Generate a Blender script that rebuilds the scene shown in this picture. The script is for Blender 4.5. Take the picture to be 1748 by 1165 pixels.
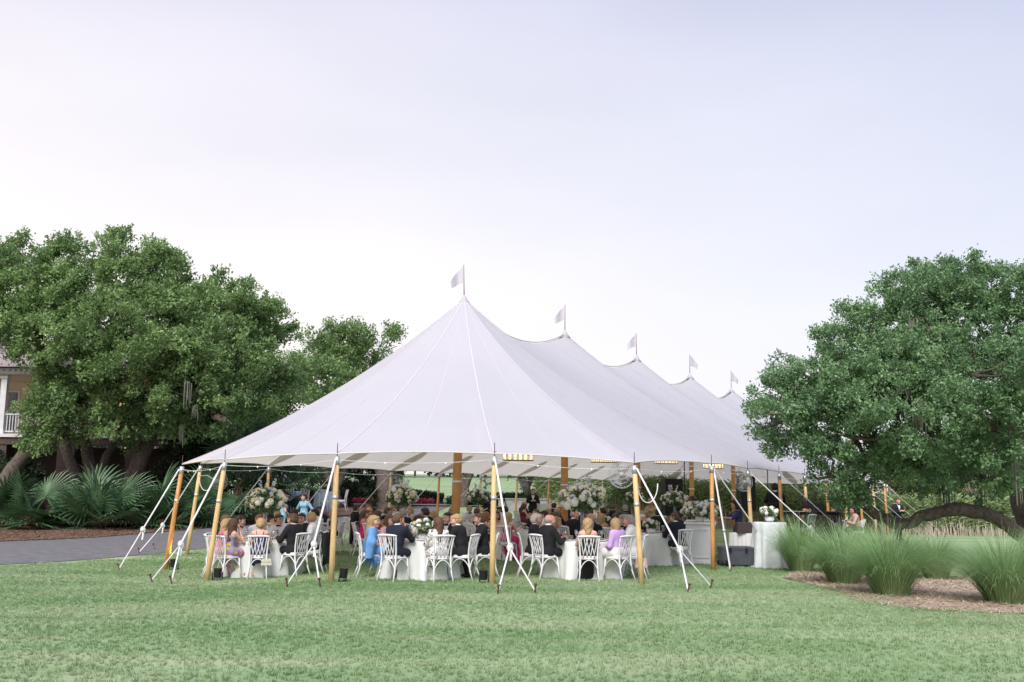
import bpy, bmesh, math, random
import numpy as np
from mathutils import Vector, Matrix
for _o in list(bpy.data.objects): bpy.data.objects.remove(_o)
S = bpy.context.scene
COL = S.collection
R = math.radians
PI = math.pi
# ------------------------------------------------------------------ camera
cam_data = bpy.data.cameras.new('camera'); cam_data.sensor_width = 36.0; cam_data.lens = 35.0
cam_data.clip_start = 0.1; cam_data.clip_end = 3000
cam = bpy.data.objects.new('camera', cam_data); COL.objects.link(cam)
CAM_H = 1.70
cam.matrix_world = Matrix.Translation((0, 0, CAM_H)) @ Matrix.Rotation(PI/2 + 0.1532, 4, 'X') @ Matrix.Rotation(0.011, 4, 'Z')
S.camera = cam
# ------------------------------------------------------------------ world: dusk sky with a thin even veil of high cloud
world = bpy.data.worlds.new('World'); S.world = world; world.use_nodes = True
wn = world.node_tree; wn.nodes.clear()
def _n(t, **k):
    n = wn.nodes.new(t)
    for a, b in k.items(): setattr(n, a, b)
    return n
SUN_EL, SUN_AZ = R(47), R(-165)          # azimuth measured from +Y towards +X (so the sun stands to the left, low)
w_out = _n('ShaderNodeOutputWorld'); w_bg = _n('ShaderNodeBackground'); w_sky = _n('ShaderNodeTexSky')
w_sky.sky_type = 'NISHITA'; w_sky.sun_disc = False; w_sky.sun_elevation = SUN_EL; w_sky.sun_rotation = SUN_AZ
w_sky.air_density = 1.0; w_sky.dust_density = 3.0; w_sky.ozone_density = 1.5
w_tc = _n('ShaderNodeTexCoord'); w_sep = _n('ShaderNodeSeparateXYZ'); wn.links.new(w_tc.outputs['Generated'], w_sep.inputs[0])
w_ramp = _n('ShaderNodeValToRGB'); wn.links.new(w_sep.outputs['Z'], w_ramp.inputs[0])
e = w_ramp.color_ramp.elements
e[0].position = 0.0; e[0].color = (9.9, 9.1, 9.1, 1)
e[1].position = 0.95; e[1].color = (4.4, 4.7, 6.8, 1)
for z_, c_ in ((0.18, (9.7, 9.1, 9.3)), (0.36, (8.3, 8.05, 8.8)), (0.48, (6.75, 6.65, 8.0))):
    k_ = w_ramp.color_ramp.elements.new(z_); k_.color = (*c_, 1)
w_map = _n('ShaderNodeMapping'); w_map.inputs['Scale'].default_value = (1.2, 1.2, 4.0); wn.links.new(w_tc.outputs['Generated'], w_map.inputs[0])
w_noise = _n('ShaderNodeTexNoise'); w_noise.inputs['Scale'].default_value = 1.6; w_noise.inputs['Detail'].default_value = 5; w_noise.inputs['Roughness'].default_value = 0.45
wn.links.new(w_map.outputs[0], w_noise.inputs['Vector'])
w_mr = _n('ShaderNodeMapRange'); w_mr.inputs[1].default_value = 0.3; w_mr.inputs[2].default_value = 0.7; w_mr.inputs[3].default_value = 0.72; w_mr.inputs[4].default_value = 0.86
wn.links.new(w_noise.outputs[0], w_mr.inputs[0])
w_mix = _n('ShaderNodeMixRGB'); wn.links.new(w_mr.outputs[0], w_mix.inputs[0]); wn.links.new(w_sky.outputs[0], w_mix.inputs[1]); wn.links.new(w_ramp.outputs[0], w_mix.inputs[2])
w_az = _n('ShaderNodeMapRange'); w_az.inputs[1].default_value = -1.0; w_az.inputs[2].default_value = 1.0; wn.links.new(w_sep.outputs['X'], w_az.inputs[0])
w_tint = _n('ShaderNodeMixRGB'); w_tint.inputs[1].default_value = (1.30, 1.22, 1.08, 1); w_tint.inputs[2].default_value = (0.69, 0.80, 0.94, 1); wn.links.new(w_az.outputs[0], w_tint.inputs[0])   # sunset side brighter and warmer
w_mul = _n('ShaderNodeMixRGB'); w_mul.blend_type = 'MULTIPLY'; w_mul.inputs[0].default_value = 1.0; wn.links.new(w_mix.outputs[0], w_mul.inputs[1]); wn.links.new(w_tint.outputs[0], w_mul.inputs[2])
wn.links.new(w_mul.outputs[0], w_bg.inputs[0]); w_bg.inputs[1].default_value = 0.0765
wn.links.new(w_bg.outputs[0], w_out.inputs[0])
# ------------------------------------------------------------------ sun: very soft, low, from the left
sun_d = bpy.data.lights.new('sun', 'SUN'); sun_d.energy = 2.6; sun_d.angle = R(28); sun_d.color = (1.0, 0.955, 0.93)
sun = bpy.data.objects.new('sun', sun_d); COL.objects.link(sun)
_sd = Vector((math.sin(SUN_AZ)*math.cos(SUN_EL), math.cos(SUN_AZ)*math.cos(SUN_EL), math.sin(SUN_EL)))
sun.rotation_euler = _sd.to_track_quat('Z', 'Y').to_euler()
S.view_settings.view_transform = 'Standard'; S.view_settings.look = 'None'; S.view_settings.gamma = 1.0
S.view_settings.use_curve_mapping = False; S.view_settings.exposure = 0.70
S.cycles.max_bounces = 6; S.cycles.transparent_max_bounces = 8; S.cycles.use_denoising = True
rng = np.random.default_rng(7); random.seed(7)
# ------------------------------------------------------------------ helpers
def new_mat(name): 
    m = bpy.data.materials.new(name); m.use_nodes = True; nt = m.node_tree; nt.nodes.clear()
    return m, nt, nt.nodes.new('ShaderNodeOutputMaterial')
MATS = {}
def mat(name, col, rough=0.7, var=None, vscale=8.0, vamt=0.5, bump=0.0, bscale=60.0, transl=0.0, tcol=None, spec=0.3, metal=0.0, emit=None, estr=0.0, tint=None, stretch=None, trans=0.0, coat=0.0):
    """principled material; var = second colour mixed by noise; tint = colour mixed by per-leaf attribute; transl = translucent share"""
    if name in MATS: return MATS[name]
    m, nt, out = new_mat(name); L = nt.links
    p = nt.nodes.new('ShaderNodeBsdfPrincipled'); p.inputs['Roughness'].default_value = rough; p.inputs['Metallic'].default_value = metal
    p.inputs['Specular IOR Level'].default_value = spec; p.inputs['Base Color'].default_value = (*col, 1); p.inputs['Transmission Weight'].default_value = trans
    p.inputs['Coat Weight'].default_value = coat
    src = None
    geo = nt.nodes.new('ShaderNodeNewGeometry'); tc = nt.nodes.new('ShaderNodeTexCoord')
    vec = tc.outputs['Object']
    if stretch:
        mp = nt.nodes.new('ShaderNodeMapping'); mp.inputs['Scale'].default_value = stretch; L.new(vec, mp.inputs[0]); vec = mp.outputs[0]
    if var is not None:
        nz = nt.nodes.new('ShaderNodeTexNoise'); nz.inputs['Scale'].default_value = vscale; nz.inputs['Detail'].default_value = 5; L.new(vec, nz.inputs['Vector'])
        mr = nt.nodes.new('ShaderNodeMapRange'); mr.inputs[1].default_value = 0.35; mr.inputs[2].default_value = 0.65; mr.inputs[3].default_value = 0; mr.inputs[4].default_value = vamt*2
        mr.clamp = True; L.new(nz.outputs[0], mr.inputs[0])
        mx = nt.nodes.new('ShaderNodeMixRGB'); mx.inputs[1].default_value = (*col, 1); mx.inputs[2].default_value = (*var, 1); L.new(mr.outputs[0], mx.inputs[0]); src = mx.outputs[0]
    if tint is not None:
        at = nt.nodes.new('ShaderNodeAttribute'); at.attribute_name = 'tint'
        mx = nt.nodes.new('ShaderNodeMixRGB'); L.new(at.outputs['Fac'], mx.inputs[0]); mx.inputs[2].default_value = (*tint, 1)
        if src: L.new(src, mx.inputs[1])
        else: mx.inputs[1].default_value = (*col, 1)
        src = mx.outputs[0]
    if src: L.new(src, p.inputs['Base Color'])
    if bump:
        nb = nt.nodes.new('ShaderNodeTexNoise'); nb.inputs['Scale'].default_value = bscale; nb.inputs['Detail'].default_value = 4; L.new(vec, nb.inputs['Vector'])
        b = nt.nodes.new('ShaderNodeBump'); b.inputs['Strength'].default_value = bump; b.inputs['Distance'].default_value = 0.02; L.new(nb.outputs[0], b.inputs['Height']); L.new(b.outputs[0], p.inputs['Normal'])
    if emit: p.inputs['Emission Color'].default_value = (*emit, 1); p.inputs['Emission Strength'].default_value = estr
    sh = p.outputs[0]
    if transl > 0:
        t = nt.nodes.new('ShaderNodeBsdfTranslucent'); t.inputs[0].default_value = (*(tcol or col), 1)
        if src and tcol is None: L.new(src, t.inputs[0])
        ms = nt.nodes.new('ShaderNodeMixShader'); ms.inputs[0].default_value = transl; L.new(sh, ms.inputs[1]); L.new(t.outputs[0], ms.inputs[2]); sh = ms.outputs[0]
    L.new(sh, out.inputs[0]); MATS[name] = m
    return m
def mesh_np(name, V, Fq=None, Ft=None, mi=None, smooth=True, tint=None):
    """mesh from numpy vertices and quads / triangles"""
    me = bpy.data.meshes.new(name); V = np.asarray(V, np.float32).reshape(-1, 3)
    loops = []; starts = []; n = 0; tot = []
    if Fq is not None and len(Fq):
        Fq = np.asarray(Fq, np.int32).reshape(-1, 4); loops.append(Fq.ravel()); starts.append(np.arange(len(Fq))*4); n = Fq.size; tot.append(np.full(len(Fq), 4))
    if Ft is not None and len(Ft):
        Ft = np.asarray(Ft, np.int32).reshape(-1, 3); loops.append(Ft.ravel()); starts.append(np.arange(len(Ft))*3 + n); tot.append(np.full(len(Ft), 3))
    loops = np.concatenate(loops).astype(np.int32); starts = np.concatenate(starts).astype(np.int32)
    me.vertices.add(len(V)); me.vertices.foreach_set('co', V.ravel())
    me.loops.add(len(loops)); me.loops.foreach_set('vertex_index', loops)
    me.polygons.add(len(starts)); me.polygons.foreach_set('loop_start', starts)
    if mi is not None: me.polygons.foreach_set('material_index', np.asarray(mi, np.int32))
    me.polygons.foreach_set('use_smooth', np.full(len(starts), smooth))
    if tint is not None:
        a = me.attributes.new('tint', 'FLOAT', 'FACE'); a.data.foreach_set('value', np.asarray(tint, np.float32))
    me.update(calc_edges=True); me.validate()
    return me
class MB:
    """collects shapes into one mesh"""
    def __init__(s): s.v = []; s.q = []; s.t = []; s.n = 0; s.mq = []; s.mt = []; s.m = 0
    def add(s, V, Q=None, T=None):
        V = np.asarray(V, float).reshape(-1, 3); s.v.append(V)
        if Q is not None and len(Q): Q = np.asarray(Q, int).reshape(-1, 4); s.q.append(Q + s.n); s.mq += [s.m]*len(Q)
        if T is not None and len(T): T = np.asarray(T, int).reshape(-1, 3); s.t.append(T + s.n); s.mt += [s.m]*len(T)
        s.n += len(V); return s
    def box(s, c, d, rz=0.0, taper=1.0, M=None):
        x, y, z = d[0]/2, d[1]/2, d[2]/2; V = np.array([(a*x*(taper if b3 > 0 else 1), b*y*(taper if b3 > 0 else 1), b3*z) for b3 in (-1, 1) for a, b in ((-1, -1), (1, -1), (1, 1), (-1, 1))])
        cs, sn = math.cos(rz), math.sin(rz); V = np.stack([V[:, 0]*cs - V[:, 1]*sn, V[:, 0]*sn + V[:, 1]*cs, V[:, 2]], 1) + np.array(c)
        return s.add(V, [(3, 2, 1, 0), (4, 5, 6, 7), (0, 1, 5, 4), (1, 2, 6, 5), (2, 3, 7, 6), (3, 0, 4, 7)])
    def tube(s, P, r, n=8, cap=True, flat=1.0, up=None):
        """tube through points P; r number or list; flat squashes the section"""
        P = np.asarray(P, float); m = len(P); r = np.full(m, r) if np.isscalar(r) else np.asarray(r, float)
        T = np.gradient(P, axis=0); T /= np.linalg.norm(T, axis=1)[:, None] + 1e-9
        ref = np.array(up if up is not None else ((0, 0, 1) if abs(T[:, 2]).mean() < 0.8 else (0, 1, 0)), float)
        A = np.cross(T, ref); A /= np.linalg.norm(A, axis=1)[:, None] + 1e-9; B = np.cross(A, T)
        th = np.arange(n)*2*PI/n
        V = P[:, None, :] + r[:, None, None]*(np.cos(th)[None, :, None]*A[:, None, :] + flat*np.sin(th)[None, :, None]*B[:, None, :])
        i = np.arange(m-1)[:, None]*n; j = np.arange(n)[None, :]; k = (j+1) % n
        Q = np.stack([i+j, i+k, i+n+k, i+n+j], -1).reshape(-1, 4)
        V = V.reshape(-1, 3); Tt = []
        if cap:
            V = np.vstack([V, P[0], P[-1]]); a = m*n
            for q in range(n): Tt.append((a, (q+1) % n, q)); Tt.append((a+1, (m-1)*n+q, (m-1)*n+(q+1) % n))
        return s.add(V, Q, Tt)
    def lathe(s, prof, c=(0, 0, 0), n=16):
        prof = np.asarray(prof, float); m = len(prof); th = np.arange(n)*2*PI/n
        V = np.stack([prof[:, None, 0]*np.cos(th), prof[:, None, 0]*np.sin(th), np.repeat(prof[:, 1:2], n, 1)], -1).reshape(-1, 3) + np.array(c)
        i = np.arange(m-1)[:, None]*n; j = np.arange(n)[None, :]; k = (j+1) % n
        return s.add(V, np.stack([i+j, i+k, i+n+k, i+n+j], -1).reshape(-1, 4))
    def ribbon(s, A, B):
        """strip between two polylines"""
        A = np.asarray(A, float); B = np.asarray(B, float); m = len(A); i = np.arange(m-1)
        return s.add(np.vstack([A, B]), np.stack([i, i+1, m+i+1, m+i], 1))
    def strap(s, P, w, t=0.004, side=None):
        """flat webbing band of width w along P"""
        P = np.asarray(P, float); T = np.gradient(P, axis=0); T /= np.linalg.norm(T, axis=1)[:, None]
        sd = np.cross(T, np.array((0, 0, 1.))) if side is None else np.tile(np.asarray(side, float), (len(P), 1)); sd /= np.linalg.norm(sd, axis=1)[:, None] + 1e-9
        nn = np.cross(sd, T); m = len(P)
        V = np.concatenate([P + sd*w/2 + nn*t/2, P - sd*w/2 + nn*t/2, P - sd*w/2 - nn*t/2, P + sd*w/2 - nn*t/2]); i = np.arange(m-1); Q = []
        for a in range(4):
            b = (a+1) % 4; Q.append(np.stack([a*m+i, b*m+i, b*m+i+1, a*m+i+1], 1))
        return s.add(V, np.vstack(Q))
    def mesh(s, name, smooth=True):
        V = np.vstack(s.v); Q = np.vstack(s.q) if s.q else None; T = np.vstack(s.t) if s.t else None
        return mesh_np(name, V, Q, T, mi=s.mq + s.mt, smooth=smooth)
    def build(s, name, m, parent=None, smooth=True, loc=None, rz=0.0):
        return link(name, s.mesh(name, smooth), m, parent, loc, rz)
def link(name, me, m=None, parent=None, loc=None, rz=0.0, objmat=False):
    o = bpy.data.objects.new(name, me); COL.objects.link(o)
    ms = m if isinstance(m, (list, tuple)) else ([m] if m else [])
    if objmat:
        for q in range(len(ms) - len(me.materials)): me.materials.append(None)
        for q, x in enumerate(ms): o.material_slots[q].link = 'OBJECT'; o.material_slots[q].material = x
    elif len(me.materials) == 0:
        for x in ms: me.materials.append(x)
    if parent: o.parent = parent
    if loc is not None: o.location = loc
    if rz: o.rotation_euler = (0, 0, rz)
    return o
def tag(o, label, cat, group=None):
    o['label'] = label; o['category'] = cat
    if group: o['group'] = group
    return o
def struct(o, kind='structure'): o['kind'] = kind; return o
def thing(name, label, cat, loc=(0, 0, 0), rz=0.0, group=None):
    o = bpy.data.objects.new(name, None); COL.objects.link(o); o.location = loc; o.rotation_euler = (0, 0, rz); o.empty_display_size = 0.2
    return tag(o, label, cat, group)
def copy_tree(o, parent=None, loc=None, rz=None, sc=None):
    c = o.copy(); COL.objects.link(c); c.parent = parent
    if loc is not None: c.location = loc
    if rz is not None: c.rotation_euler = (0, 0, rz)
    if sc is not None: c.scale = (sc, sc, sc) if np.isscalar(sc) else sc
    for ch in o.children: copy_tree(ch, c)
    return c
def sst(a, b, x): t = np.clip((x-a)/(b-a), 0, 1); return t*t*(3-2*t)
def gz(x, y):
    """ground height: dip under the near left of the tent, fairway climbing away behind, flat marsh on the right"""
    x = np.asarray(x, float); y = np.asarray(y, float)
    dip = -0.12*sst(-3.2, -6.0, x)*(1 - sst(25, 31, y))*sst(8, 18, y)
    rise = np.clip(y-36, 0, 170)*0.034*(1 - sst(-10, 8, x - 0.1*y))
    und = 0.025*np.sin(x*0.55+1.3)*np.sin(y*0.8+.4)*(1 - sst(15, 18.5, y))
    return dip + rise + und
def gp(x, y, dz=0.0): return (x, y, float(gz(x, y)) + dz)
# ------------------------------------------------------------------ ground
def lawn_mat():
    m, nt, out = new_mat('lawn_turf'); L = nt.links; N = nt.nodes.new
    geo = N('ShaderNodeNewGeometry'); p = N('ShaderNodeBsdfPrincipled'); p.inputs['Roughness'].default_value = 0.9; p.inputs['Specular IOR Level'].default_value = 0.15
    def noise(sc, det, stretch=(1, 1, 1), lo=0.4, hi=0.6):
        mp = N('ShaderNodeMapping'); mp.inputs['Scale'].default_value = stretch; L.new(geo.outputs['Position'], mp.inputs[0])
        n = N('ShaderNodeTexNoise'); n.inputs['Scale'].default_value = sc; n.inputs['Detail'].default_value = det; n.inputs['Roughness'].default_value = 0.6; L.new(mp.outputs[0], n.inputs['Vector'])
        r = N('ShaderNodeMapRange'); r.inputs[1].default_value = lo; r.inputs[2].default_value = hi; L.new(n.outputs[0], r.inputs[0]); return n, r.outputs[0]
    def mix(f, a, b):
        x = N('ShaderNodeMixRGB')
        L.new(f, x.inputs[0]) if hasattr(f, 'links') else setattr(x.inputs[0], 'default_value', f)
        for i, c in ((1, a), (2, b)):
            if isinstance(c, tuple): x.inputs[i].default_value = (*c, 1)
            else: L.new(c, x.inputs[i])
        return x.outputs[0]
    _, a = noise(0.30, 4, (0.35, 1.5, 1), 0.40, 0.60); _, b = noise(0.75, 6, (0.45, 1.7, 1), 0.48, 0.72); nf, c = noise(38, 5, (1, 1, 1), 0.25, 0.75); _, d = noise(4.0, 3, (1, 1, 1), 0.66, 0.80)
    col = mix(a, (0.180, 0.285, 0.130), (0.285, 0.370, 0.210))
    dm = N('ShaderNodeMath'); dm.operation = 'MULTIPLY'; L.new(b, dm.inputs[0]); dm.inputs[1].default_value = 0.45
    col = mix(dm.outputs[0], col, (0.385, 0.395, 0.270))
    d2 = N('ShaderNodeMath'); d2.operation = 'MULTIPLY'; L.new(d, d2.inputs[0]); d2.inputs[1].default_value = 0.7
    col = mix(d2.outputs[0], col, (0.46, 0.42, 0.30))
    x = N('ShaderNodeMixRGB'); x.blend_type = 'MULTIPLY'; x.inputs[0].default_value = 0.75; L.new(col, x.inputs[1])
    rr = N('ShaderNodeMapRange'); rr.inputs[3].default_value = 0.80; rr.inputs[4].default_value = 1.18; L.new(c, rr.inputs[0]); L.new(rr.outputs[0], x.inputs[2])
    L.new(x.outputs[0], p.inputs['Base Color'])
    bp = N('ShaderNodeBump'); bp.inputs['Strength'].default_value = 0.35; bp.inputs['Distance'].default_value = 0.03; L.new(nf.outputs[0], bp.inputs['Height']); L.new(bp.outputs[0], p.inputs['Normal'])
    L.new(p.outputs[0], out.inputs[0])
    m2 = m.copy(); m2.name = 'grass_blade'
    return m
M_LAWN = lawn_mat()
ys = np.concatenate([np.linspace(-6, 40, 70), np.linspace(41, 110, 40), np.geomspace(114, 1500, 26)])
xs = np.concatenate([-np.geomspace(40, 1200, 18)[::-1], np.linspace(-38, 38, 90), np.geomspace(40, 1200, 18)])
X, Y = np.meshgrid(xs, ys); Z = gz(X, Y) ; nx, ny = len(xs), len(ys)
i = np.arange(ny-1)[:, None]*nx; j = np.arange(nx-1)[None, :]
Q = np.stack([i+j, i+j+1, i+nx+j+1, i+nx+j], -1).reshape(-1, 4)
struct(link('lawn_ground', mesh_np('lawn_ground', np.stack([X, Y, Z], -1), Q), M_LAWN))
def strip(name, near, far, m, dz, n=40, across=8, kind='structure', smooth=True):
    """sheet between two plan polylines, laid dz above the lawn"""
    def res(P):
        P = np.asarray(P, float); s = np.concatenate([[0], np.cumsum(np.hypot(*np.diff(P, axis=0).T))]); t = np.linspace(0, s[-1], n)
        A = np.stack([np.interp(t, s, P[:, 0]), np.interp(t, s, P[:, 1])], 1); k = np.array([1, 2, 3, 2, 1.])/9
        for a in range(2):
            pad = np.pad(A[:, a], 2, mode='reflect', reflect_type='odd'); A[:, a] = np.convolve(pad, k, 'valid')
        return A
    A, B = res(near), res(far); t = np.linspace(0, 1, across)[:, None, None]
    P = A[None]*(1-t) + B[None]*t; z = gz(P[..., 0], P[..., 1]) + dz
    i = np.arange(across-1)[:, None]*n; j = np.arange(n-1)[None, :]
    o = link(name, mesh_np(name, np.concatenate([P, z[..., None]], -1), np.stack([i+j, i+j+1, i+n+j+1, i+n+j], -1).reshape(-1, 4)), m)
    return struct(o, kind)
M_ASPH = mat('asphalt', (0.125, 0.122, 0.13), 0.85, (0.17, 0.165, 0.17), 3.0, 0.5, 0.4, 140)
M_MULCH = mat('pine_straw_mulch', (0.10, 0.055, 0.035), 0.95, (0.21, 0.13, 0.085), 14.0, 0.5, 1.0, 45)
M_STRAW = mat('straw_bed', (0.32, 0.24, 0.18), 0.95, (0.47, 0.38, 0.30), 9.0, 0.5, 1.0, 40)
M_BRICKPAVE = mat('brown_gravel', (0.15, 0.085, 0.065), 0.95, (0.23, 0.14, 0.11), 20.0, 0.5, 0.6, 80)
M_CONC = mat('pale_concrete', (0.30, 0.29, 0.28), 0.85, (0.22, 0.21, 0.21), 3.0, 0.5, 0.2, 60)
near = [(-60, 2), (-30, 12), (-17, 20.2), (-12.3, 24.6), (-9.9, 28.0), (-8.3, 33), (-6.6, 39.5), (-5.4, 46), (-4.2, 54), (-3.5, 70)]
far = [(-70, 8), (-38, 17), (-23, 26.8), (-16.5, 32.9), (-13.45, 39.4), (-11.2, 44.5), (-9.0, 49.5), (-7.0, 54), (-6.0, 60), (-5.4, 70)]
strip('driveway', near, far, M_ASPH, 0.012, 60)
far2 = [(-74, 14), (-42, 24), (-27, 34), (-21, 39.5), (-18.2, 44), (-16, 48.5), (-14.5, 53), (-13, 58), (-12, 63), (-11, 70)]
strip('mulch_border', far, far2, M_MULCH, 0.03, 60)
far3 = [(-90, 36), (-60, 44), (-42, 52), (-34, 56), (-30, 60), (-27, 63), (-25, 66), (-23, 68), (-21, 70), (-19, 74)]
strip('planting_ground', far2, far3, mat('dark_soil', (0.05, 0.042, 0.03), 0.95, (0.05, 0.07, 0.03), 1.5, 0.5, 0.8, 20), 0.02, 60)  # dark brown soil with greenish patches mixed in by noise
strip('gravel_court', [(-12.6, 44.6), (-10.6, 47.0), (-8.9, 50.2), (-6.9, 54.6), (-6.0, 60)], [(-16.5, 52), (-14, 56), (-12.6, 60), (-11, 62.5), (-6.5, 63)], M_BRICKPAVE, 0.06, 24)
strip('garden_walk', [(-15.0, 61.5), (-10, 62.6), (-5, 63), (0.5, 63)], [(-15, 63.4), (-10, 64.3), (-5, 64.6), (1, 64.5)], M_CONC, 0.09, 20)
bed = [(5.9, 21.9), (6.0, 20.4), (6.15, 18.9), (6.0, 17.4), (6.35, 16.35), (7.0, 15.8), (8.2, 15.5), (10.5, 15.0), (14, 14.6)]
bed2 = [(6.6, 23.6), (8, 23.2), (9.2, 22.8), (10.2, 22.2), (11.2, 21.6), (12, 20.8), (12.6, 20), (14, 19), (16, 18)]
strip('straw_bed', bed, bed2, M_STRAW, 0.012, 40, 14)
# loose straw bits on the bed, needles and chips proud of the sheet
def litter(name, pts, L0, L1, w, m, zoff=0.02):
    n = len(pts); a = rng.uniform(0, 2*PI, n); l = rng.uniform(L0, L1, n)/2; u = np.stack([np.cos(a)*l, np.sin(a)*l, rng.normal(0, 0.012, n)], 1)
    v = np.stack([-np.sin(a)*w/2, np.cos(a)*w/2, np.zeros(n)], 1); c = np.column_stack([pts, gz(pts[:, 0], pts[:, 1]) + zoff + rng.uniform(0, .02, n)])
    V = np.stack([c-u-v, c+u-v, c+u+v, c-u+v], 1).reshape(-1, 3)
    return struct(link(name, mesh_np(name, V, np.arange(4*n).reshape(-1, 4), smooth=False, tint=rng.random(n)), m), 'stuff')
def in_strip(A, B, n, e=0.0):
    A = np.asarray(A, float); B = np.asarray(B, float); t = rng.uniform(0, len(A)-1.001, n); k = t.astype(int); f = (t-k)[:, None]; s = rng.uniform(-e, 1+e*0.3, n)[:, None]
    return (A[k]*(1-f) + A[k+1]*f)*(1-s) + (B[k]*(1-f) + B[k+1]*f)*s
M_NEEDLE = mat('dry_needles', (0.32, 0.22, 0.155), 0.9, tint=(0.62, 0.52, 0.40))
litter('straw_litter', in_strip(bed, bed2, 16000, 0.04), 0.08, 0.22, 0.012, M_NEEDLE, 0.016)
litter('mulch_litter', in_strip(far[1:7], far2[1:7], 16000, 0.03), 0.08, 0.25, 0.03, mat('dry_leaf_litter', (0.07, 0.04, 0.028), 0.9, tint=(0.28, 0.17, 0.11)), 0.035)
# short mown grass blades on the near lawn (instances of one small tuft)
tb = MB()
for q in range(9):
    a = random.uniform(0, 2*PI); r0 = random.uniform(0, 0.03); x0, y0 = r0*math.cos(a), r0*math.sin(a); b = random.uniform(0, 2*PI); h = random.uniform(0.018, 0.04); ln = random.uniform(0.005, 0.03); w = 0.0035
    tb.add([(x0-w*math.sin(b), y0+w*math.cos(b), -0.003), (x0+w*math.sin(b), y0-w*math.cos(b), -0.003), (x0+ln*math.cos(b), y0+ln*math.sin(b), h)], None, [(0, 1, 2)])
M_BLADE = bpy.data.materials['grass_blade']
tuft = bpy.data.objects.new('grass_tuft', tb.mesh('grass_tuft')); tuft.data.materials.append(M_BLADE)
def grass_field(name, poly_x, poly_y, dens):
    gx, gy = np.meshgrid(np.linspace(poly_x[0], poly_x[1], 40), np.linspace(poly_y[0], poly_y[1], 40)); z = gz(gx, gy)
    i = np.arange(39)[:, None]*40; j = np.arange(39)[None, :]; q = np.stack([i+j, i+j+1, i+41+j, i+40+j], -1).reshape(-1, 4)
    c = np.stack([gx, gy, z], -1).reshape(-1, 3); fc = c[q].mean(1)
    keep = (np.abs(fc[:, 0]) < 0.56*fc[:, 1] + 1.0)
    # keep the road and the straw bed bare
    nr = np.array(near); bd = np.array(bed); keep &= fc[:, 0] > np.interp(fc[:, 1], nr[:, 1], nr[:, 0]) + 0.25
    o1 = np.argsort(bd[:, 1]); keep &= ~((fc[:, 0] > np.interp(fc[:, 1], bd[o1, 1], bd[o1, 0]) + 0.1) & (fc[:, 1] < 22) & (fc[:, 1] > 14.7))
    o = link(name, mesh_np(name, c, q[keep]), M_BLADE); struct(o, 'stuff')
    g = bpy.data.node_groups.new(name, 'GeometryNodeTree'); g.interface.new_socket('Geometry', in_out='INPUT', socket_type='NodeSocketGeometry'); g.interface.new_socket('Geometry', in_out='OUTPUT', socket_type='NodeSocketGeometry')
    N = g.nodes.new; gi, go = N('NodeGroupInput'), N('NodeGroupOutput'); d = N('GeometryNodeDistributePointsOnFaces'); d.inputs['Density'].default_value = dens
    oi = N('GeometryNodeObjectInfo'); oi.inputs['Object'].default_value = tuft; io = N('GeometryNodeInstanceOnPoints')
    rv = N('FunctionNodeRandomValue'); rv.data_type = 'FLOAT_VECTOR'; rv.inputs[1].default_value = (0.2, 0.2, 6.283)
    rs = N('FunctionNodeRandomValue'); rs.inputs[2].default_value = 0.6; rs.inputs[3].default_value = 1.7
    l = g.links.new; l(gi.outputs[0], d.inputs['Mesh']); l(d.outputs['Points'], io.inputs['Points']); l(oi.outputs['Geometry'], io.inputs['Instance']); l(rv.outputs[0], io.inputs['Rotation']); l(rs.outputs[1], io.inputs['Scale']); l(io.outputs[0], go.inputs[0])
    o.modifiers.new('grass', 'NODES').node_group = g
grass_field('lawn_grass', (-17, 17), (8.4, 30), 260)
# ------------------------------------------------------------------ sailcloth tent
TA = np.array([-1.422, 28.78]); TANG = 0.498
TD = np.array([math.sin(TANG), math.cos(TANG)]); TP = np.array([TD[1], -TD[0]])
def tw(a, q): return TA + TD*a + TP*q
def taq(x, y): r = np.array([x, y]) - TA; return r @ TD, r @ TP
SP, HP, NM = 6.90, 7.39, 5
LEN = SP*(NM-1)
# perimeter poles: (base xy, top xy, top z, wood, outward stakes)
poles = []
front = [((4.74, 23.70), (4.78, 23.85), 2.42, 'amber', [(5.10, 23.50), (6.75, 25.3)]),
         ((2.57, 19.78), (2.46, 19.94), 2.29, 'pine', [(3.19, 18.23), (3.79, 19.20)]),
         ((-0.33, 19.55), (-0.32, 19.71), 2.43, 'pine', [(-0.19, 17.54), (0.45, 17.82)]),
         ((-3.44, 19.70), (-3.44, 19.86), 2.40, 'pine', [(-4.10, 18.84), (-3.45, 18.60)]),
         ((-6.22, 20.98), (-6.02, 21.12), 2.30, 'pine', [(-7.18, 20.49), (-6.67, 20.16)]),
         ((-7.99, 23.66), (-7.79, 23.80), 2.26, 'amber', [(-8.94, 23.34)]),
         ((-8.98, 28.30), (-8.76, 28.36), 2.40, 'pine', [(-10.35, 28.40), (-10.50, 30.00)])]
for n in range(8, 0, -1):
    a = -1.333 + 3.453*n; b = tw(a, 7.80); poles.append((tuple(b), tuple(tw(a, 7.72)), 2.40, 'pine' if n % 2 else 'amber', [tuple(tw(a-0.2, 10.3))]))
poles += front
for n in range(0, 9):
    a = 0.57 + 3.453*n; b = tw(a, -7.80); poles.append((tuple(b), tuple(tw(a, -7.72)), 2.50, 'pine' if n % 3 else 'amber', [tuple(tw(a+0.1, -10.2))]))
for a, q in ((32.6, -5.4), (36.0, -1.9), (36.9, 1.2), (35.4, 4.3), (32.4, 7.0)):
    b = tw(a, q); poles.append((tuple(b), tuple(tw(a-.1, q)), 2.45, 'pine', [tuple(tw(LEN + (a-LEN)*1.28, q*1.28))]))
NP = len(poles)
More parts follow.
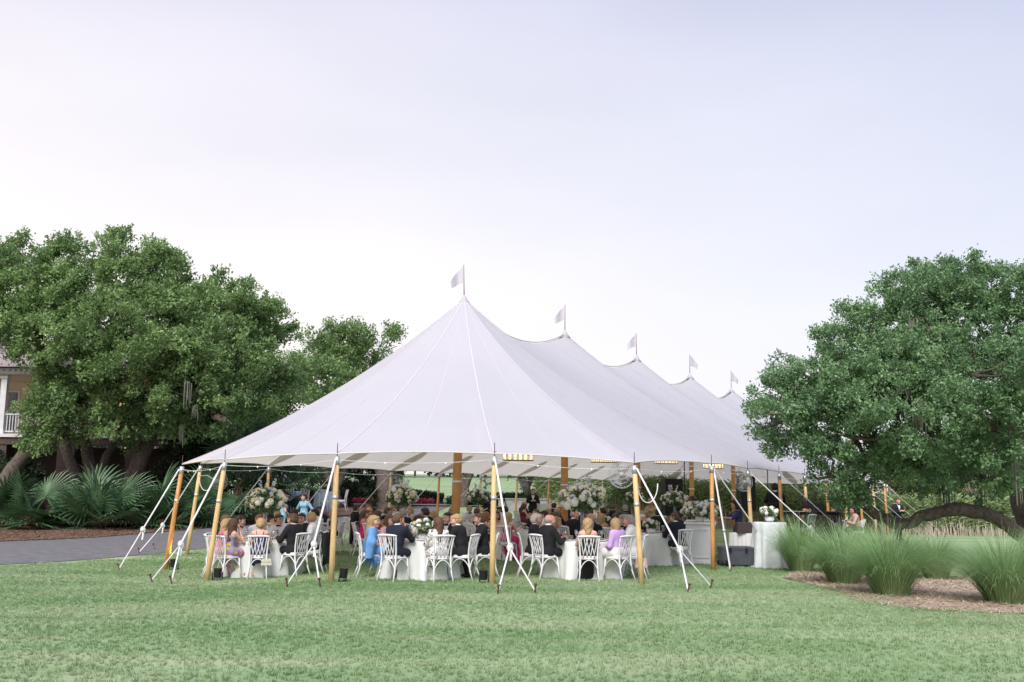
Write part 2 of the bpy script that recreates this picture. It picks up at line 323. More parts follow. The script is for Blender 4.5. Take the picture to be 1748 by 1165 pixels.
# boundary samples: closed loop, scalloped between poles
NS = 12; bx = []; bz = []; pole_u = []
for k in range(NP):
    t0 = np.array(poles[k][1]); t1 = np.array(poles[(k+1) % NP][1]); z0 = poles[k][2] + 0.07; z1 = poles[(k+1) % NP][2] + 0.07
    L_ = np.hypot(*(t1-t0)); cen = tw(*(lambda a_: (min(max(a_, 0), LEN), 0))(taq(*((t0+t1)/2))[0])); inn = cen - (t0+t1)/2; inn = inn/np.hypot(*inn)
    pole_u.append(k*NS)
    for s in range(NS):
        t = s/NS; w = 4*t*(1-t); bx.append(t0 + (t1-t0)*t + inn*0.035*L_*w); bz.append(z0 + (z1-z0)*t + 0.012*L_*w)
bx = np.array(bx); bz = np.array(bz); NU = len(bx)
ba = (bx - TA) @ TD
ia = np.clip(ba, 0, LEN); ss_ = (ia/SP) % 1.0; sag = 4*ss_*(1-ss_); inner = TA + TD*ia[:, None]; iz = HP - 0.72*sag; cc = 0.34 - 0.16*sag
def surf(u, t, dz=0.0):
    u = np.asarray(u, float) % NU; t = np.asarray(t, float); k0 = np.floor(u).astype(int); f = u - k0; k1 = (k0+1) % NU
    lp = lambda A: A[k0]*(1-f) + A[k1]*f
    ix, iy, ex, ey, z0, z1, c = lp(inner[:, 0]), lp(inner[:, 1]), lp(bx[:, 0]), lp(bx[:, 1]), lp(iz), lp(bz), lp(cc)
    g = (1-t)*(1-c*t)
    return np.stack([ix + (ex-ix)*t, iy + (ey-iy)*t, z1 + (z0-z1)*g + dz], -1)
M_SAIL = mat('sailcloth', (0.67, 0.66, 0.735), 0.75, (0.64, 0.63, 0.71), 0.35, 0.5, 0.12, 5.0, transl=0.42, tcol=(0.84, 0.78, 0.72), spec=0.2)
M_SEAM = mat('seam_tape', (0.78, 0.77, 0.82), 0.75, transl=0.36, tcol=(0.80, 0.74, 0.69))
M_PATCH = mat('patch_canvas', (0.62, 0.59, 0.55), 0.8, (0.55, 0.52, 0.48), 6, 0.5, transl=.5, tcol=(.70, .65, .58))
M_ROPE = mat('tan_lacing_rope', (0.62, 0.50, 0.34), 0.85)
M_WEB = mat('white_webbing', (0.74, 0.74, 0.76), 0.7, (0.60, 0.60, 0.60), 5, 0.5, 0.2, 120)
M_PINE = mat('pine_pole', (0.66, 0.48, 0.25), 0.6, (0.55, 0.36, 0.16), 6, 0.5, 0.1, 40, stretch=(8, 8, 0.6), coat=0.15)
M_AMBER = mat('amber_pole', (0.54, 0.28, 0.095), 0.5, (0.44, 0.20, 0.06), 6, 0.5, 0.1, 40, stretch=(8, 8, 0.6), coat=0.2)
M_STEEL = mat('galvanised_steel', (0.55, 0.56, 0.58), 0.4, metal=0.7, spec=0.5)
M_RUST = mat('rusty_iron', (0.085, 0.038, 0.03), 0.8, (0.13, 0.06, 0.045), 30, 0.5)
M_FLAG = mat('flag_cloth', (0.52, 0.50, 0.55), 0.8, transl=0.12)
tent = thing('sailcloth_tent', 'long white sailcloth tent with five peaks, flags and wooden poles on the lawn', 'tent', (float(TA[0]), float(TA[1]), 0))
OFF = np.array([TA[0], TA[1], 0.0])
def tpart(mb, name, m, parent=None, smooth=True):
    for v in mb.v: v -= OFF
    return mb.build(name, m, parent or tent, smooth)
NT = 26; tt = np.concatenate([[0.012], np.linspace(0.04, 1, NT-1)])
U, Tm = np.meshgrid(np.arange(NU), tt, indexing='ij'); V = surf(U, Tm)
# faint stress ripples running in from each pole
rip = sum(np.exp(-((((U - pu + NU/2) % NU) - NU/2)/3.2)**2)*np.cos((((U - pu + NU/2) % NU) - NU/2)*2.1) for pu in pole_u)
V[..., 2] += 0.024*rip*np.clip((Tm-0.55)/0.45, 0, 1)*(1-0.3*Tm)
i = (np.arange(NU)[:, None]); j = np.arange(NT-1)[None, :]
Q = np.stack([i*NT+j, ((i+1) % NU)*NT+j, ((i+1) % NU)*NT+j+1, i*NT+j+1], -1).reshape(-1, 4)
canopy = link('canopy', mesh_np('canopy', V.reshape(-1, 3) - OFF, Q), M_SAIL, tent)
# seams and lacing follow the panels
def seam(u, t0=0.02, t1=1.0, w=0.035, m=M_SEAM, name='seam', dz=0.012):
    t = np.linspace(t0, t1, 32); P = surf(np.full(32, u), t, dz); mb = MB()
    du = [(((u - pu_ + NU/2) % NU) - NU/2) for pu_ in pole_u]; P[:, 2] += 0.024*sum(math.exp(-(x_/3.2)**2)*math.cos(x_*2.1) for x_ in du)*np.clip((t-0.55)/0.45, 0, 1)*(1-0.3*t); T = np.gradient(P, axis=0); sd = np.cross(T, (0, 0, 1.)); sd /= np.linalg.norm(sd, axis=1)[:, None]
    mb.strap(P, w, 0.002, side=None); tpart(mb, name, m, canopy)
for k, pu in enumerate(pole_u):
    seam(pu, w=0.030, dz=.005); seam(pu + NS/2, w=0.014, dz=.005)
for k in range(NM):                      # lacing where two sections of cloth meet, at each mast
    a = SP*k
    for side in (1, -1):
        cand = [u for u in range(NU) if ((bx[u]-TA) @ TP)*side > 3]
        u = min(cand, key=lambda q: abs(ba[q]-a)); seam(u, w=0.030 if k == 0 else 0.02, m=M_ROPE, name='lacing', dz=0.012)
P = np.array([[*(TA + TD*a), HP - 0.72*4*((a/SP) % 1)*(1-(a/SP) % 1)] for a in np.linspace(0, LEN, 97)]); P[:, 2] -= 0.01
mb = MB(); mb.tube(P, 0.02, 5); tpart(mb, 'ridge_rope', M_SEAM, canopy)
# edge hem all round
mb = MB(); u = np.arange(0, NU+1)*1.0; P = surf(u, np.ones(NU+1)); mb.tube(P, 0.014, 5, cap=False); tpart(mb, 'hem_rope', mat('hem_rope', (0.60, 0.57, 0.52), 0.8), canopy)
for k, pu in enumerate(pole_u):
    mb = MB(); t = np.linspace(0.80, 0.995, 9); A_, B_ = [], []
    for q in t:
        f = (q-0.80)/0.195; w = 0.34*math.sin(PI*min(1, f*0.85+0.08))**0.7; du = w/max(0.05, np.hypot(*(bx[(pu+1) % NU]-bx[pu])))/q
        A_.append(surf(pu-du, q, -0.012)); B_.append(surf(pu+du, q, -0.012))
    mb.ribbon(A_, B_); tpart(mb, 'reinforcement_patch', M_PATCH, canopy)
# masts with flagpole and flag
for k in range(NM):
    x, y = tw(SP*k, 0); mb = MB(); base = np.array([x - 0.16*(k == 0), y, float(gz(x, y)) - .02]); top = np.array([x, y, HP - 0.22]); zz = np.linspace(0, 1, 12)[:, None]
    mb.tube(base + (top-base)*zz, 0.125 if k < 3 else 0.11, 12); mast = tpart(mb, 'mast', M_AMBER)
    mb = MB(); mb.lathe([(0.02, HP+.10), (0.06, HP+.06), (0.09, HP-.02), (0.20, HP-.17), (0.18, HP-.18), (0.0, HP-.03)], (x, y, 0), 16); tpart(mb, 'mast_cap', M_SAIL, mast)
    for bz_ in (2.05, 3.1):
        mb = MB(); mb.lathe([(0.128, bz_-.03), (0.134, bz_-.03), (0.134, bz_+.03), (0.128, bz_+.03)], (x - 0.16*(k == 0)*(1-bz_/HP), y, 0), 14); tpart(mb, 'rope_band', M_WEB, mast)
    mb = MB(); lean = -0.03 if k == 0 else 0.0; mb.tube([(x, y, HP-.02), (x+lean*.5, y, HP+.5), (x+lean, y, HP+1.02)], [.016, .013, .010], 6); tpart(mb, 'flagpole', mat('dark_rod', (0.20, 0.13, 0.13), 0.5), mast)
    mb = MB(); s = -1 if k < 3 else 1; n = 9; A_, B_ = [], []
    for q in range(n):                    # limp swallowtail pennant hanging in soft folds
        f = q/(n-1); dx = s*(0.02 + 0.36*f); dz = 0.97 - 0.45*f**1.2; wv = 0.05*math.sin(f*7+k)
        A_.append((x+lean+dx, y+wv, HP+dz)); B_.append((x+lean*.6+s*(0.02+0.40*f*(1-.15*f)), y-wv*.8+0.05*f, HP+dz - 0.52 + 0.30*f))
    mb.ribbon(A_, B_); fl = tpart(mb, 'flag', M_FLAG, mast)
def catpt(a, b, sagz, n=14):
    t = np.linspace(0, 1, n)[:, None]; P = np.array(a)*(1-t) + np.array(b)*t; P[:, 2] -= sagz*4*t[:, 0]*(1-t[:, 0]); return P
# side poles with cap, band, pin, webbing, ratchet knots and stakes
UPLIGHT_AT = []
for k, (b, t, tz_, wood, stakes) in enumerate(poles):
    nearp = b[1] < 32; z0 = float(gz(*b)) - 0.03; B_ = np.array([*b, z0]); T_ = np.array([*t, tz_]); mb = MB()
    mb.tube([B_ + (T_-B_)*q for q in (0, .3, .6, 1)], [0.056, 0.055, 0.052, 0.048], 12 if nearp else 8); sp_ = tpart(mb, 'side_pole', M_PINE if wood == 'pine' else M_AMBER)
    mb = MB(); mb.tube([B_ + (T_-B_)*0.935, T_ + (T_-B_)*0.006], 0.054, 12 if nearp else 8); tpart(mb, 'metal_cap', M_STEEL, sp_)
    mb = MB(); mb.tube([B_ + (T_-B_)*0.66, B_ + (T_-B_)*0.69], 0.0575, 12 if nearp else 8); tpart(mb, 'tape_band', M_STEEL, sp_)
    mb = MB(); mb.tube([T_, T_ + np.array([0, 0, 0.28])], [0.010, 0.007], 6); tpart(mb, 'pin', M_RUST, sp_)
    for q in range(len(stakes)): pass
    G_ = [np.array([*s_, float(gz(*s_)) + 0.05]) for s_ in stakes]; mid = sum(G_)/len(G_); top = T_ + np.array([0, 0, -0.04]); out = mid - T_; out[2] = 0; out /= np.linalg.norm(out); top = top + out*0.06
    if k in (8+0,):   # the corner pole by the bar: two separate straps
        runs = [(top, G_[0], 0.62), (top, G_[1], 0.70)]
        for a_, g_, f_ in runs:
            mb = MB(); mb.strap(np.linspace(a_, g_, 8), 0.042, .006, side=(1, 0.2, 0)); st = tpart(mb, 'guy_strap', M_WEB)
            mb = MB(); c = a_ + (g_-a_)*f_; mb.tube([c - (g_-a_)*.02, c, c + (g_-a_)*.02], [.02, .05, .02], 8, flat=.6); tpart(mb, 'ratchet', M_STEEL, st)
    else:
        f_ = 0.70 if len(G_) > 1 else 0.62; c = top + (mid-top)*f_
        mb = MB(); mb.strap(np.linspace(top, c, 8), 0.038, .006, side=(1, 0.15, 0) if b[1] < 30 else None); st = tpart(mb, 'guy_strap', M_WEB)
        for g_ in G_:
            mb = MB(); mb.strap(np.linspace(c, g_, 6), 0.030, .006, side=(1, 0.15, 0) if b[1] < 30 else None); tpart(mb, 'anchor_strap', M_WEB, st)
        if nearp:
            mb = MB()
            for q in range(3):            # slack webbing bundled round the ratchet
                r_ = 0.042 + 0.010*q; th = np.linspace(0, 2*PI, 15); e1 = np.array([0.9, 0.25*(q-1), .1]); e1 /= np.linalg.norm(e1); e2 = np.cross(e1, (0.1*(q-1), 1, 0.2)); e2 /= np.linalg.norm(e2)
                mb.tube([c + e1*r_*math.cos(h)*.75 + e2*r_*math.sin(h)*1.25 + np.array([0.012*(q-1), 0, 0]) for h in th], 0.013, 6, cap=False)
            mb.box(c, (0.06, 0.05, 0.09)); tpart(mb, 'ratchet', M_WEB, st)
            tl = c + np.array([0.05*out[0], 0.05*out[1], 0]); mb = MB(); mb.strap([c, c + (0.03, -.02, -.10), c + (0.02, -.03, -.22)], 0.04, .005, side=(1, 0.2, 0)); tpart(mb, 'strap_tail', M_WEB, st)
    for g_ in G_:
        mb = MB(); dn = np.array([0, 0, 1.0]) + 0.35*out; mb.tube([g_ - dn*0.12, g_ + dn*0.10], 0.016, 8); mb.tube([g_ + dn*0.10, g_ + dn*0.118], 0.03, 8); tpart(mb, 'stake', M_RUST)
# light rope with small bulbs strung between the pole heads
for k in range(NP):
    k2 = (k+1) % NP; a_ = np.array([*poles[k][1], poles[k][2]-0.05]); b_ = np.array([*poles[k2][1], poles[k2][2]-0.05])
    cen = tw(min(max(taq(*a_[:2])[0], 0), LEN), 0); 
    P = catpt(a_, b_, 0.07); mb = MB(); mb.tube(P, 0.005 if a_[1] < 30 else .008, 5); cord = tpart(mb, 'edge_cord', M_WEB)
    if a_[1] < 60:
        for q in (4, 9):
            mb = MB(); c = P[q]; mb.lathe([(0.0, -.035), (.012, -.024), (.015, -.010), (.009, .004), (0.0, .008)], c, 8); tpart(mb, 'bulb', mat('bulb_glass', (0.8, 0.78, 0.72), 0.2, emit=(1, .8, .5), estr=0.12), cord)
# loose white rope loop hanging from two of the pole heads
for (x, y, z) in ((2.55, 20.0, 2.10), (-8.72, 28.25, 2.25)):
    th = np.linspace(-PI, 0, 12); mb = MB(); mb.tube([(x + .18 + .20*math.cos(h), y, z - .15 + .38*math.sin(h)*(1 if h < 0 else 1)) for h in th], 0.012, 6); tpart(mb, 'rope_loop', M_WEB)
# ------------------------------------------------------------------ furniture
M_CHAIR = mat('white_painted_wood', (0.74, 0.73, 0.76), 0.5, (0.66, 0.65, 0.68), 12, 0.5, 0.05, 60)
M_CUSH = mat('ivory_cushion', (0.72, 0.70, 0.68), 0.85)
M_CLOTH = mat('ivory_linen', (0.70, 0.71, 0.69), 0.85, (0.63, 0.65, 0.64), 3.0, 0.4, 0.1, 90, transl=0.08)
M_SAGE = mat('silver_satin', (0.50, 0.54, 0.55), 0.5, (0.62, 0.65, 0.66), 5, 0.5)
M_BLUECLOTH = mat('slate_blue_linen', (0.26, 0.36, 0.43), 0.8, (0.33, 0.43, 0.50), 4, 0.5)
M_GLASS = mat('clear_glass', (0.92, 0.94, 0.95), 0.05, trans=0.85, spec=0.5)
M_WINE = mat('red_wine', (0.05, 0.004, 0.01), 0.15)
M_CHINA = mat('white_china', (0.78, 0.78, 0.78), 0.25)
M_BLACK = mat('black_plastic', (0.012, 0.012, 0.014), 0.5)
M_FLAME = mat('candle_flame', (1.0, 0.6, 0.25), 0.5, emit=(1.0, 0.55, 0.2), estr=9.0)
def chair_parts():
    P = []
    mb = MB(); n = 20; th = np.linspace(0, 2*PI, n, endpoint=False); ring = []
    for z, g in ((0.435, 0.97), (0.445, 1.0), (0.462, 1.0), (0.468, 0.97)):
        for h in th:
            x = 0.205*abs(math.cos(h))**0.6*(1 if math.cos(h) > 0 else -1)*g; y = 0.20*abs(math.sin(h))**0.6*(1 if math.sin(h) > 0 else -1)*g; ring.append((x*(1+0.12*y/0.2), y, z))
    mb.add(ring, [(a*n+q, a*n+(q+1) % n, (a+1)*n+(q+1) % n, (a+1)*n+q) for a in range(3) for q in range(n)]); mb.add(ring[3*n:] + [(0, 0, .468)], None, [(q, (q+1) % n, n) for q in range(n)]); mb.add(ring[:n] + [(0, 0, .435)], None, [((q+1) % n, q, n) for q in range(n)])
    P.append(('seat', mb, M_CHAIR))
    mb = MB(); ring = []
    for z, g in ((0.466, 0.93), (0.480, 0.97), (0.498, 0.93), (0.504, 0.70), (0.505, 0.0)):
        for h in th: ring.append((0.195*g*abs(math.cos(h))**0.6*(1 if math.cos(h) > 0 else -1), 0.01+0.185*g*abs(math.sin(h))**0.6*(1 if math.sin(h) > 0 else -1), z))
    mb.add(ring, [(a*n+q, a*n+(q+1) % n, (a+1)*n+(q+1) % n, (a+1)*n+q) for a in range(4) for q in range(n)]); P.append(('cushion', mb, M_CUSH))
    for s in (-1, 1):
        mb = MB(); mb.tube([(s*.20, -.30, 0), (s*.178, -.225, .20), (s*.168, -.185, .44), (s*.178, -.195, .62), (s*.198, -.235, .80), (s*.212, -.265, .895)], [.013, .016, .018, .017, .016, .014], 7); P.append(('rear_leg', mb, M_CHAIR))
        mb = MB(); mb.tube([(s*.215, .235, 0), (s*.20, .20, .18), (s*.188, .165, .44)], [.013, .016, .018], 7); P.append(('front_leg', mb, M_CHAIR))
    mb = MB(); mb.tube([(x, -.268 - .02*(1-(x/.22)**2), .885 + .012*(1-(x/.22)**2)) for x in np.linspace(-.235, .235, 9)], [.012, .019, .021, .021, .021, .021, .021, .019, .012], 8); P.append(('top_rail', mb, M_CHAIR))
    for x0, x1 in ((-.10, -.165), (-.13, -.02), (-.03, -.10), (.03, .10), (.13, .02), (.10, .165), (-.05, .06), (.05, -.06)):
        mb = MB(); mb.tube([(x0*.95, -.188, .455), (x0*.6+x1*.4, -.200, .62), (x0*.2+x1*.8, -.238, .78), (x1, -.275, .885)], .0095, 6); P.append(('back_slat', mb, M_CHAIR))
    arc = lambda a, b, zt: [tuple(np.array(a)*(1-f) + np.array(b)*f + np.array([0, 0, (zt-(a[2]*(1-f)+b[2]*f))*math.sin(PI*f)**0.7])) for f in np.linspace(0, 1, 11)]
    for a, b in (((-.178, -.225, .22), (.178, -.225, .22)), ((-.198, .195, .22), (.198, .195, .22)), ((-.178, -.222, .22), (-.198, .192, .22)), ((.178, -.222, .22), (.198, .192, .22))):
        mb = MB(); mb.tube(arc(a, b, .425), .010, 6); P.append(('leg_brace', mb, M_CHAIR))
    return P
_cp = chair_parts()
CH_MESH = [(n, mb.mesh('chair_' + n), m) for n, mb, m in _cp]
for n, me, m in CH_MESH: me.materials.append(m)
_far = MB()
for n, mb, m in _cp:
    off = _far.n; 
    for v in mb.v: _far.v.append(v)
    for q in mb.q: _far.q.append(q + off); _far.mq += [0]*len(q)
    for q in mb.t: _far.t.append(q + off); _far.mt += [0]*len(q)
    _far.n += mb.n
CH_FAR = _far.mesh('dining_chair'); CH_FAR.materials.append(M_CHAIR)
def chair(x, y, rz, label, group='white chairs around the round tables', far=False):
    z = float(gz(x, y))
    if far: return tag(link('dining_chair', CH_FAR, None, None, (x, y, z), rz), label, 'chair', group)
    t = thing('dining_chair', label, 'chair', (x, y, z), rz, group)
    for n, me, m in CH_MESH: link(n, me, None, t)
    return t
def cloth_mesh(name, r=0.76, h=0.76, flare=0.14, folds=11, seed=0, n=96):
    rs = np.random.default_rng(seed); th = np.linspace(0, 2*PI, n, endpoint=False); ph = rs.uniform(0, 6.28, 3); V = [(0, 0, h)]
    prof = [(0.5, 0, 0), (0.93, 0, 0), (0.985, -.006, .0), (1.0, -.03, .05)] + [(1.0, -.03 - (h-.035)*f, f) for f in (0.15, .35, .55, .75, .9, 1.0)]
    for rr, dz, f in prof:
        wv = (np.sin(folds*th+ph[0]) + 0.5*np.sin((folds*2-3)*th+ph[1]) + .4*np.sin(5*th+ph[2]))
        rad = r*rr + f*(flare*0.50 + flare*0.62*np.sign(wv)*np.abs(wv)**.75); V += list(np.stack([rad*np.cos(th), rad*np.sin(th), np.full(n, h+dz)], 1))
    m = len(prof); i = 1 + np.arange(m-1)[:, None]*n; j = np.arange(n)[None, :]; k = (j+1) % n
    Q = np.stack([i+j, i+n+j, i+n+k, i+k], -1).reshape(-1, 4); T = [(0, 1+q, 1+(q+1) % n) for q in range(n)]
    return mesh_np(name, V, Q, T)
CLOTHS = [cloth_mesh('tablecloth', seed=s, folds=f) for s, f in ((1, 10), (2, 12), (3, 9))]
for me in CLOTHS: me.materials.append(M_CLOTH)
mb = MB(); mb.lathe([(0, .742), (.74, .742), (.74, .715), (0, .715)], n=32); TOPM = mb.mesh('tabletop', False); TOPM.materials.append(M_CHAIR)
def glass_mesh(h=0.20, r=0.038, wine=True):
    mb = MB(); mb.lathe([(0.0, .002), (r*.9, .003), (r*.85, .006), (.006, .012), (.005, h*.5), (r*.55, h*.56), (r, h*.74), (r*.85, h), (r*.82, h), (r*.95, h*.74), (r*.5, h*.58), (0, h*.56)], n=10)
    mb.m = 1; mb.lathe([(0.0, h*.57), (r*.5, h*.59), (r*.9, h*.72), (0.0, h*.72)], n=10); return mb.mesh('wine_glass')
GLASS_R = glass_mesh(); GLASS_W = glass_mesh(.21, .034)
for me, w in ((GLASS_R, M_WINE), (GLASS_W, mat('white_wine', (0.6, 0.5, 0.2), 0.1, trans=.6))): me.materials.append(M_GLASS); me.materials.append(w)
mb = MB(); mb.lathe([(0, .004), (.075, .004), (.13, .018), (.135, .022), (.13, .024), (.075, .010), (0, .010)], n=20); PLATE = mb.mesh('dinner_plate'); PLATE.materials.append(M_CHINA)
# votive candle: glass cup, wax, flame
def votive(x, y, z, label):
    t = thing('votive_candle', label, 'candle', (x, y, z), 0, 'votive candles on the tables')
    mb = MB(); mb.lathe([(0, .002), (.030, .002), (.034, .07), (.031, .07), (.028, .006), (0, .006)], n=10); mb.build('glass_cup', M_GLASS, t)
    mb = MB(); mb.lathe([(0, .012), (.025, .012), (.025, .035), (0, .035)], n=8); mb.build('wax', M_CHINA, t)
    mb = MB(); mb.lathe([(0, .036), (.007, .046), (.004, .062), (0, .07)], n=6); mb.build('flame', M_FLAME, t)
# blooms
def bloom_mesh(name, r, seed, lobes=26, squash=.85):
    rs = np.random.default_rng(seed); mb = MB(); g = (1+5**.5)/2
    for q in range(lobes):               # florets / petals set round a ball
        zc = 1 - 1.75*(q+.5)/lobes; a = 2*PI*q/g; rr = math.sqrt(max(0, 1-zc*zc)); nrm = np.array([rr*math.cos(a), rr*math.sin(a), zc*squash]); c = nrm*r*rs.uniform(.78, .95); nrm /= np.linalg.norm(nrm)
        u = np.cross(nrm, rs.normal(size=3)); u /= np.linalg.norm(u); v = np.cross(nrm, u); s = r*rs.uniform(.34, .46)
        mb.add([c + nrm*s*.25, c+u*s, c+v*s, c-u*s, c-v*s], None, [(0, 1, 2), (0, 2, 3), (0, 3, 4), (0, 4, 1)])
    return mb.mesh(name, False)
M_BLOOM = [mat('white_petals', (0.76, 0.75, 0.70), 0.7, transl=0.15), mat('cream_petals', (0.74, 0.68, 0.50), 0.7, transl=0.15), mat('pale_blue_petals', (0.50, 0.56, 0.68), 0.7, transl=0.1), mat('ivory_petals', (0.80, 0.78, 0.66), 0.7, transl=.15)]
BLOOMS = []
for q in range(4):
    for s in range(2):
        me = bloom_mesh('bloom', 0.5, 10*q+s, lobes=30 if q != 1 else 20); me.materials.append(M_BLOOM[q]); BLOOMS.append(me)
def leaf_cloud(c, n, rad, L, W, m, name, parent, sq=(1, 1, 1), shell=0.5, droop=0.0, seed=1, local=True):
    rs = np.random.default_rng(seed); d = rs.normal(size=(n, 3)); d /= np.linalg.norm(d, axis=1)[:, None]; rr = rs.uniform(shell, 1.0, n)**.6; P = d*rr[:, None]*rad*np.array(sq) + np.array(c)
    u = d + rs.normal(0, .6, (n, 3)); u[:, 2] -= droop; u /= np.linalg.norm(u, axis=1)[:, None]; v = np.cross(u, rs.normal(size=(n, 3))); v /= np.linalg.norm(v, axis=1)[:, None]; l = rs.uniform(.6, 1.2, n)[:, None]*L/2; w = rs.uniform(.7, 1.1, n)[:, None]*W/2
    V = np.stack([P-u*l, P+v*w, P+u*l, P-v*w], 1).reshape(-1, 3)
    return link(name, mesh_np(name, V, np.arange(4*n).reshape(-1, 4), smooth=False, tint=rs.random(n)), m, parent)
M_LEAF_FL = mat('arrangement_leaves', (0.055, 0.11, 0.045), 0.6, tint=(0.16, 0.24, 0.11), transl=0.2)
def arrangement(x, y, z, label, size=1.0, n=46, tall=True, seed=0, creamy=False, cat='flower arrangement', wide=1.0):
    rs = np.random.default_rng(seed); t = thing('flower_arrangement', label, cat, (x, y, z), rs.uniform(0, 6), 'floral centrepieces')
    hz = 0.72 if tall else 0.16
    if tall:
        mb = MB(); mb.lathe([(.0, .0), (.095, .0), (.09, .02), (.05, .10), (.035, .30), (.045, .60), (.07, .72), (.062, .72), (.03, .5), (.0, .3)], n=14); mb.build('vase', M_GLASS, t)
        mb = MB()
        for q in range(9): a = q*.7; mb.tube([(.02*math.cos(a), .02*math.sin(a), .1), (.03*math.cos(a+2), .03*math.sin(a+2), .75)], .006, 5)
        mb.build('stems', M_LEAF_FL, t)
    else:
        mb = MB(); mb.lathe([(0, 0), (.09, 0), (.12, .06), (.11, .13), (.10, .13), (.0, .05)], n=14); mb.build('vase', M_CHINA, t)
    rad = (.41 if tall else .26)*size; sq = (1.0*wide, 1.0*wide, .62 if tall else .55)
    leaf_cloud((0, 0, hz + .62*rad*.55), 1300 if tall else 500, rad*1.06, .11, .045, M_LEAF_FL, 'foliage', t, sq, .3, .2, seed)
    g = (1+5**.5)/2
    for q in range(n):
        zc = 1 - 1.55*(q+.5)/n; a = 2*PI*q/g + rs.normal(0, .25); rr = math.sqrt(max(0, 1-zc*zc)); f = rs.uniform(.82, 1.06)*rad
        pw = np.array([.14, .14, .2, .2, .04, .04, .2, .2] if creamy else [.24, .22, .08, .08, .06, .06, .13, .13]); k = rs.choice(8, p=pw/pw.sum())
        o = link('bloom', BLOOMS[int(k)], None, t, (f*rr*math.cos(a)*sq[0], f*rr*math.sin(a)*sq[1], hz + .62*rad*.55 + f*zc*sq[2]))
        s_ = rs.uniform(.10, .205)*(size if tall else .8); o.scale = (s_, s_, s_); o.rotation_euler = (rr*1.2*-math.sin(a), rr*1.2*math.cos(a), rs.uniform(0, 6))
    if tall:                                # delphinium spikes rising out of the top
        for q in range(4):
            a = rs.uniform(0, 6.28); mb = MB(); c0 = np.array([.12*math.cos(a), .12*math.sin(a), hz + rad*.75]); dv = np.array([.25*math.cos(a), .25*math.sin(a), 1.0]); dv /= np.linalg.norm(dv)
            for e_ in range(14): c = c0 + dv*(.022*e_) + rs.normal(0, .014, 3); mb.box(c, (.03, .03, .026), rs.uniform(0, 1.5))
            mb.build('flower_spike', M_BLOOM[2] if q % 2 else M_BLOOM[0], t, False)
    return t
# tables: (x, y) of the centre and how one recognises it
TABLES = dict(
    A=(-5.40, 22.35, 'the near left table'), B=(-1.85, 21.00, 'the near middle table'), C=(1.55, 21.55, 'the near right table'), D=(3.62, 25.9, 'the table by the white bar'),
    E=(-3.05, 28.3, 'the table behind the near middle one'), F=(0.25, 27.3, 'the table left of the second mast'), G=(2.55, 27.1, 'the table behind the near right one'), H=(-6.1, 29.2, 'the table by the driveway'),
    I=(-1.1, 34.6, 'a far table left of the second mast'), J=(2.3, 34.4, 'a far table beyond the second mast'), K=(5.3, 32.6, 'a far table behind the bar'), L=(1.4, 41.0, 'the farthest table by the hedge'), M=(5.0, 40.5, 'the farthest table before the reeds'), N=(-4.3, 34.2, 'the far table by the left side poles'))
for q, (k, (x, y, desc)) in enumerate(TABLES.items()):
    t = thing('round_table', 'cloth covered round dining table, ' + desc, 'table', gp(x, y), q*0.7, 'round dining tables'); link('tablecloth', CLOTHS[q % 3], None, t); link('tabletop', TOPM, None, t)
TZ = 0.765
def tpos(k, r, a): x, y, _ = TABLES[k]; return x + r*math.sin(R(a)), y - r*math.cos(R(a)), float(gz(x, y)) + TZ
arrangement(*tpos('A', .05, 0), 'tall cream and white flower arrangement on the near left table', 1.0, 46, True, 3, True)
arrangement(*tpos('B', .05, 100), 'low white flower bowl on the near middle table', 1.0, 22, False, 4)
arrangement(*tpos('C', .10, 180), 'biggest tall white and blue flower arrangement, on the near right table', 1.12, 60, True, 5)
arrangement(*tpos('D', .1, 180), 'small low flower bowl on the table by the white bar', .7, 12, False, 6)
arrangement(*tpos('E', 0, 0), 'tall white rose arrangement on the table behind the near middle one', 1.05, 50, True, 7, True)
arrangement(*tpos('G', .05, 0), 'low flower bowl on the table behind the near right one', .9, 16, False, 8)
arrangement(*tpos('I', 0, 0), 'tall loose white arrangement on a far table left of the second mast', .95, 34, True, 9)
arrangement(*tpos('J', 0, 0), 'tall pale arrangement on a far table, right behind the biggest one', 1.0, 34, True, 10, True)
arrangement(*tpos('K', .1, 0), 'tall white arrangement on a far table behind the bar', .95, 34, True, 11)
arrangement(*tpos('M', 0, 0), 'tall white arrangement on the farthest table before the reeds', .9, 24, True, 12)
for k, q0, ng in (('A', 0, 9), ('B', 40, 9), ('C', 20, 10), ('D', 10, 6), ('E', 30, 6), ('F', 0, 6), ('G', 25, 6)):
    desc = TABLES[k][2]; rs = np.random.default_rng(ord(k))
    for q in range(ng):
        a = q0 + q*360/ng + rs.uniform(-8, 8); x, y, z = tpos(k, rs.uniform(.42, .56), a)
        red = q % 3 != 1; tag(link('wine_glass', GLASS_R if red else GLASS_W, None, None, (x, y, z)), ('red wine glass on ' if red else 'white wine glass on ') + desc, 'glass', ('red' if red else 'white') + ' wine glasses on ' + desc)
        x, y, z = tpos(k, .60, a + 14); tag(link('dinner_plate', PLATE, None, None, (x, y, z)), 'white dinner plate laid on ' + desc, 'plate', 'plates on ' + desc)
    for q in range(2): x, y, z = tpos(k, .26, q0 + 50 + q*170); votive(x, y, z, 'lit votive candle in a glass cup on ' + desc)
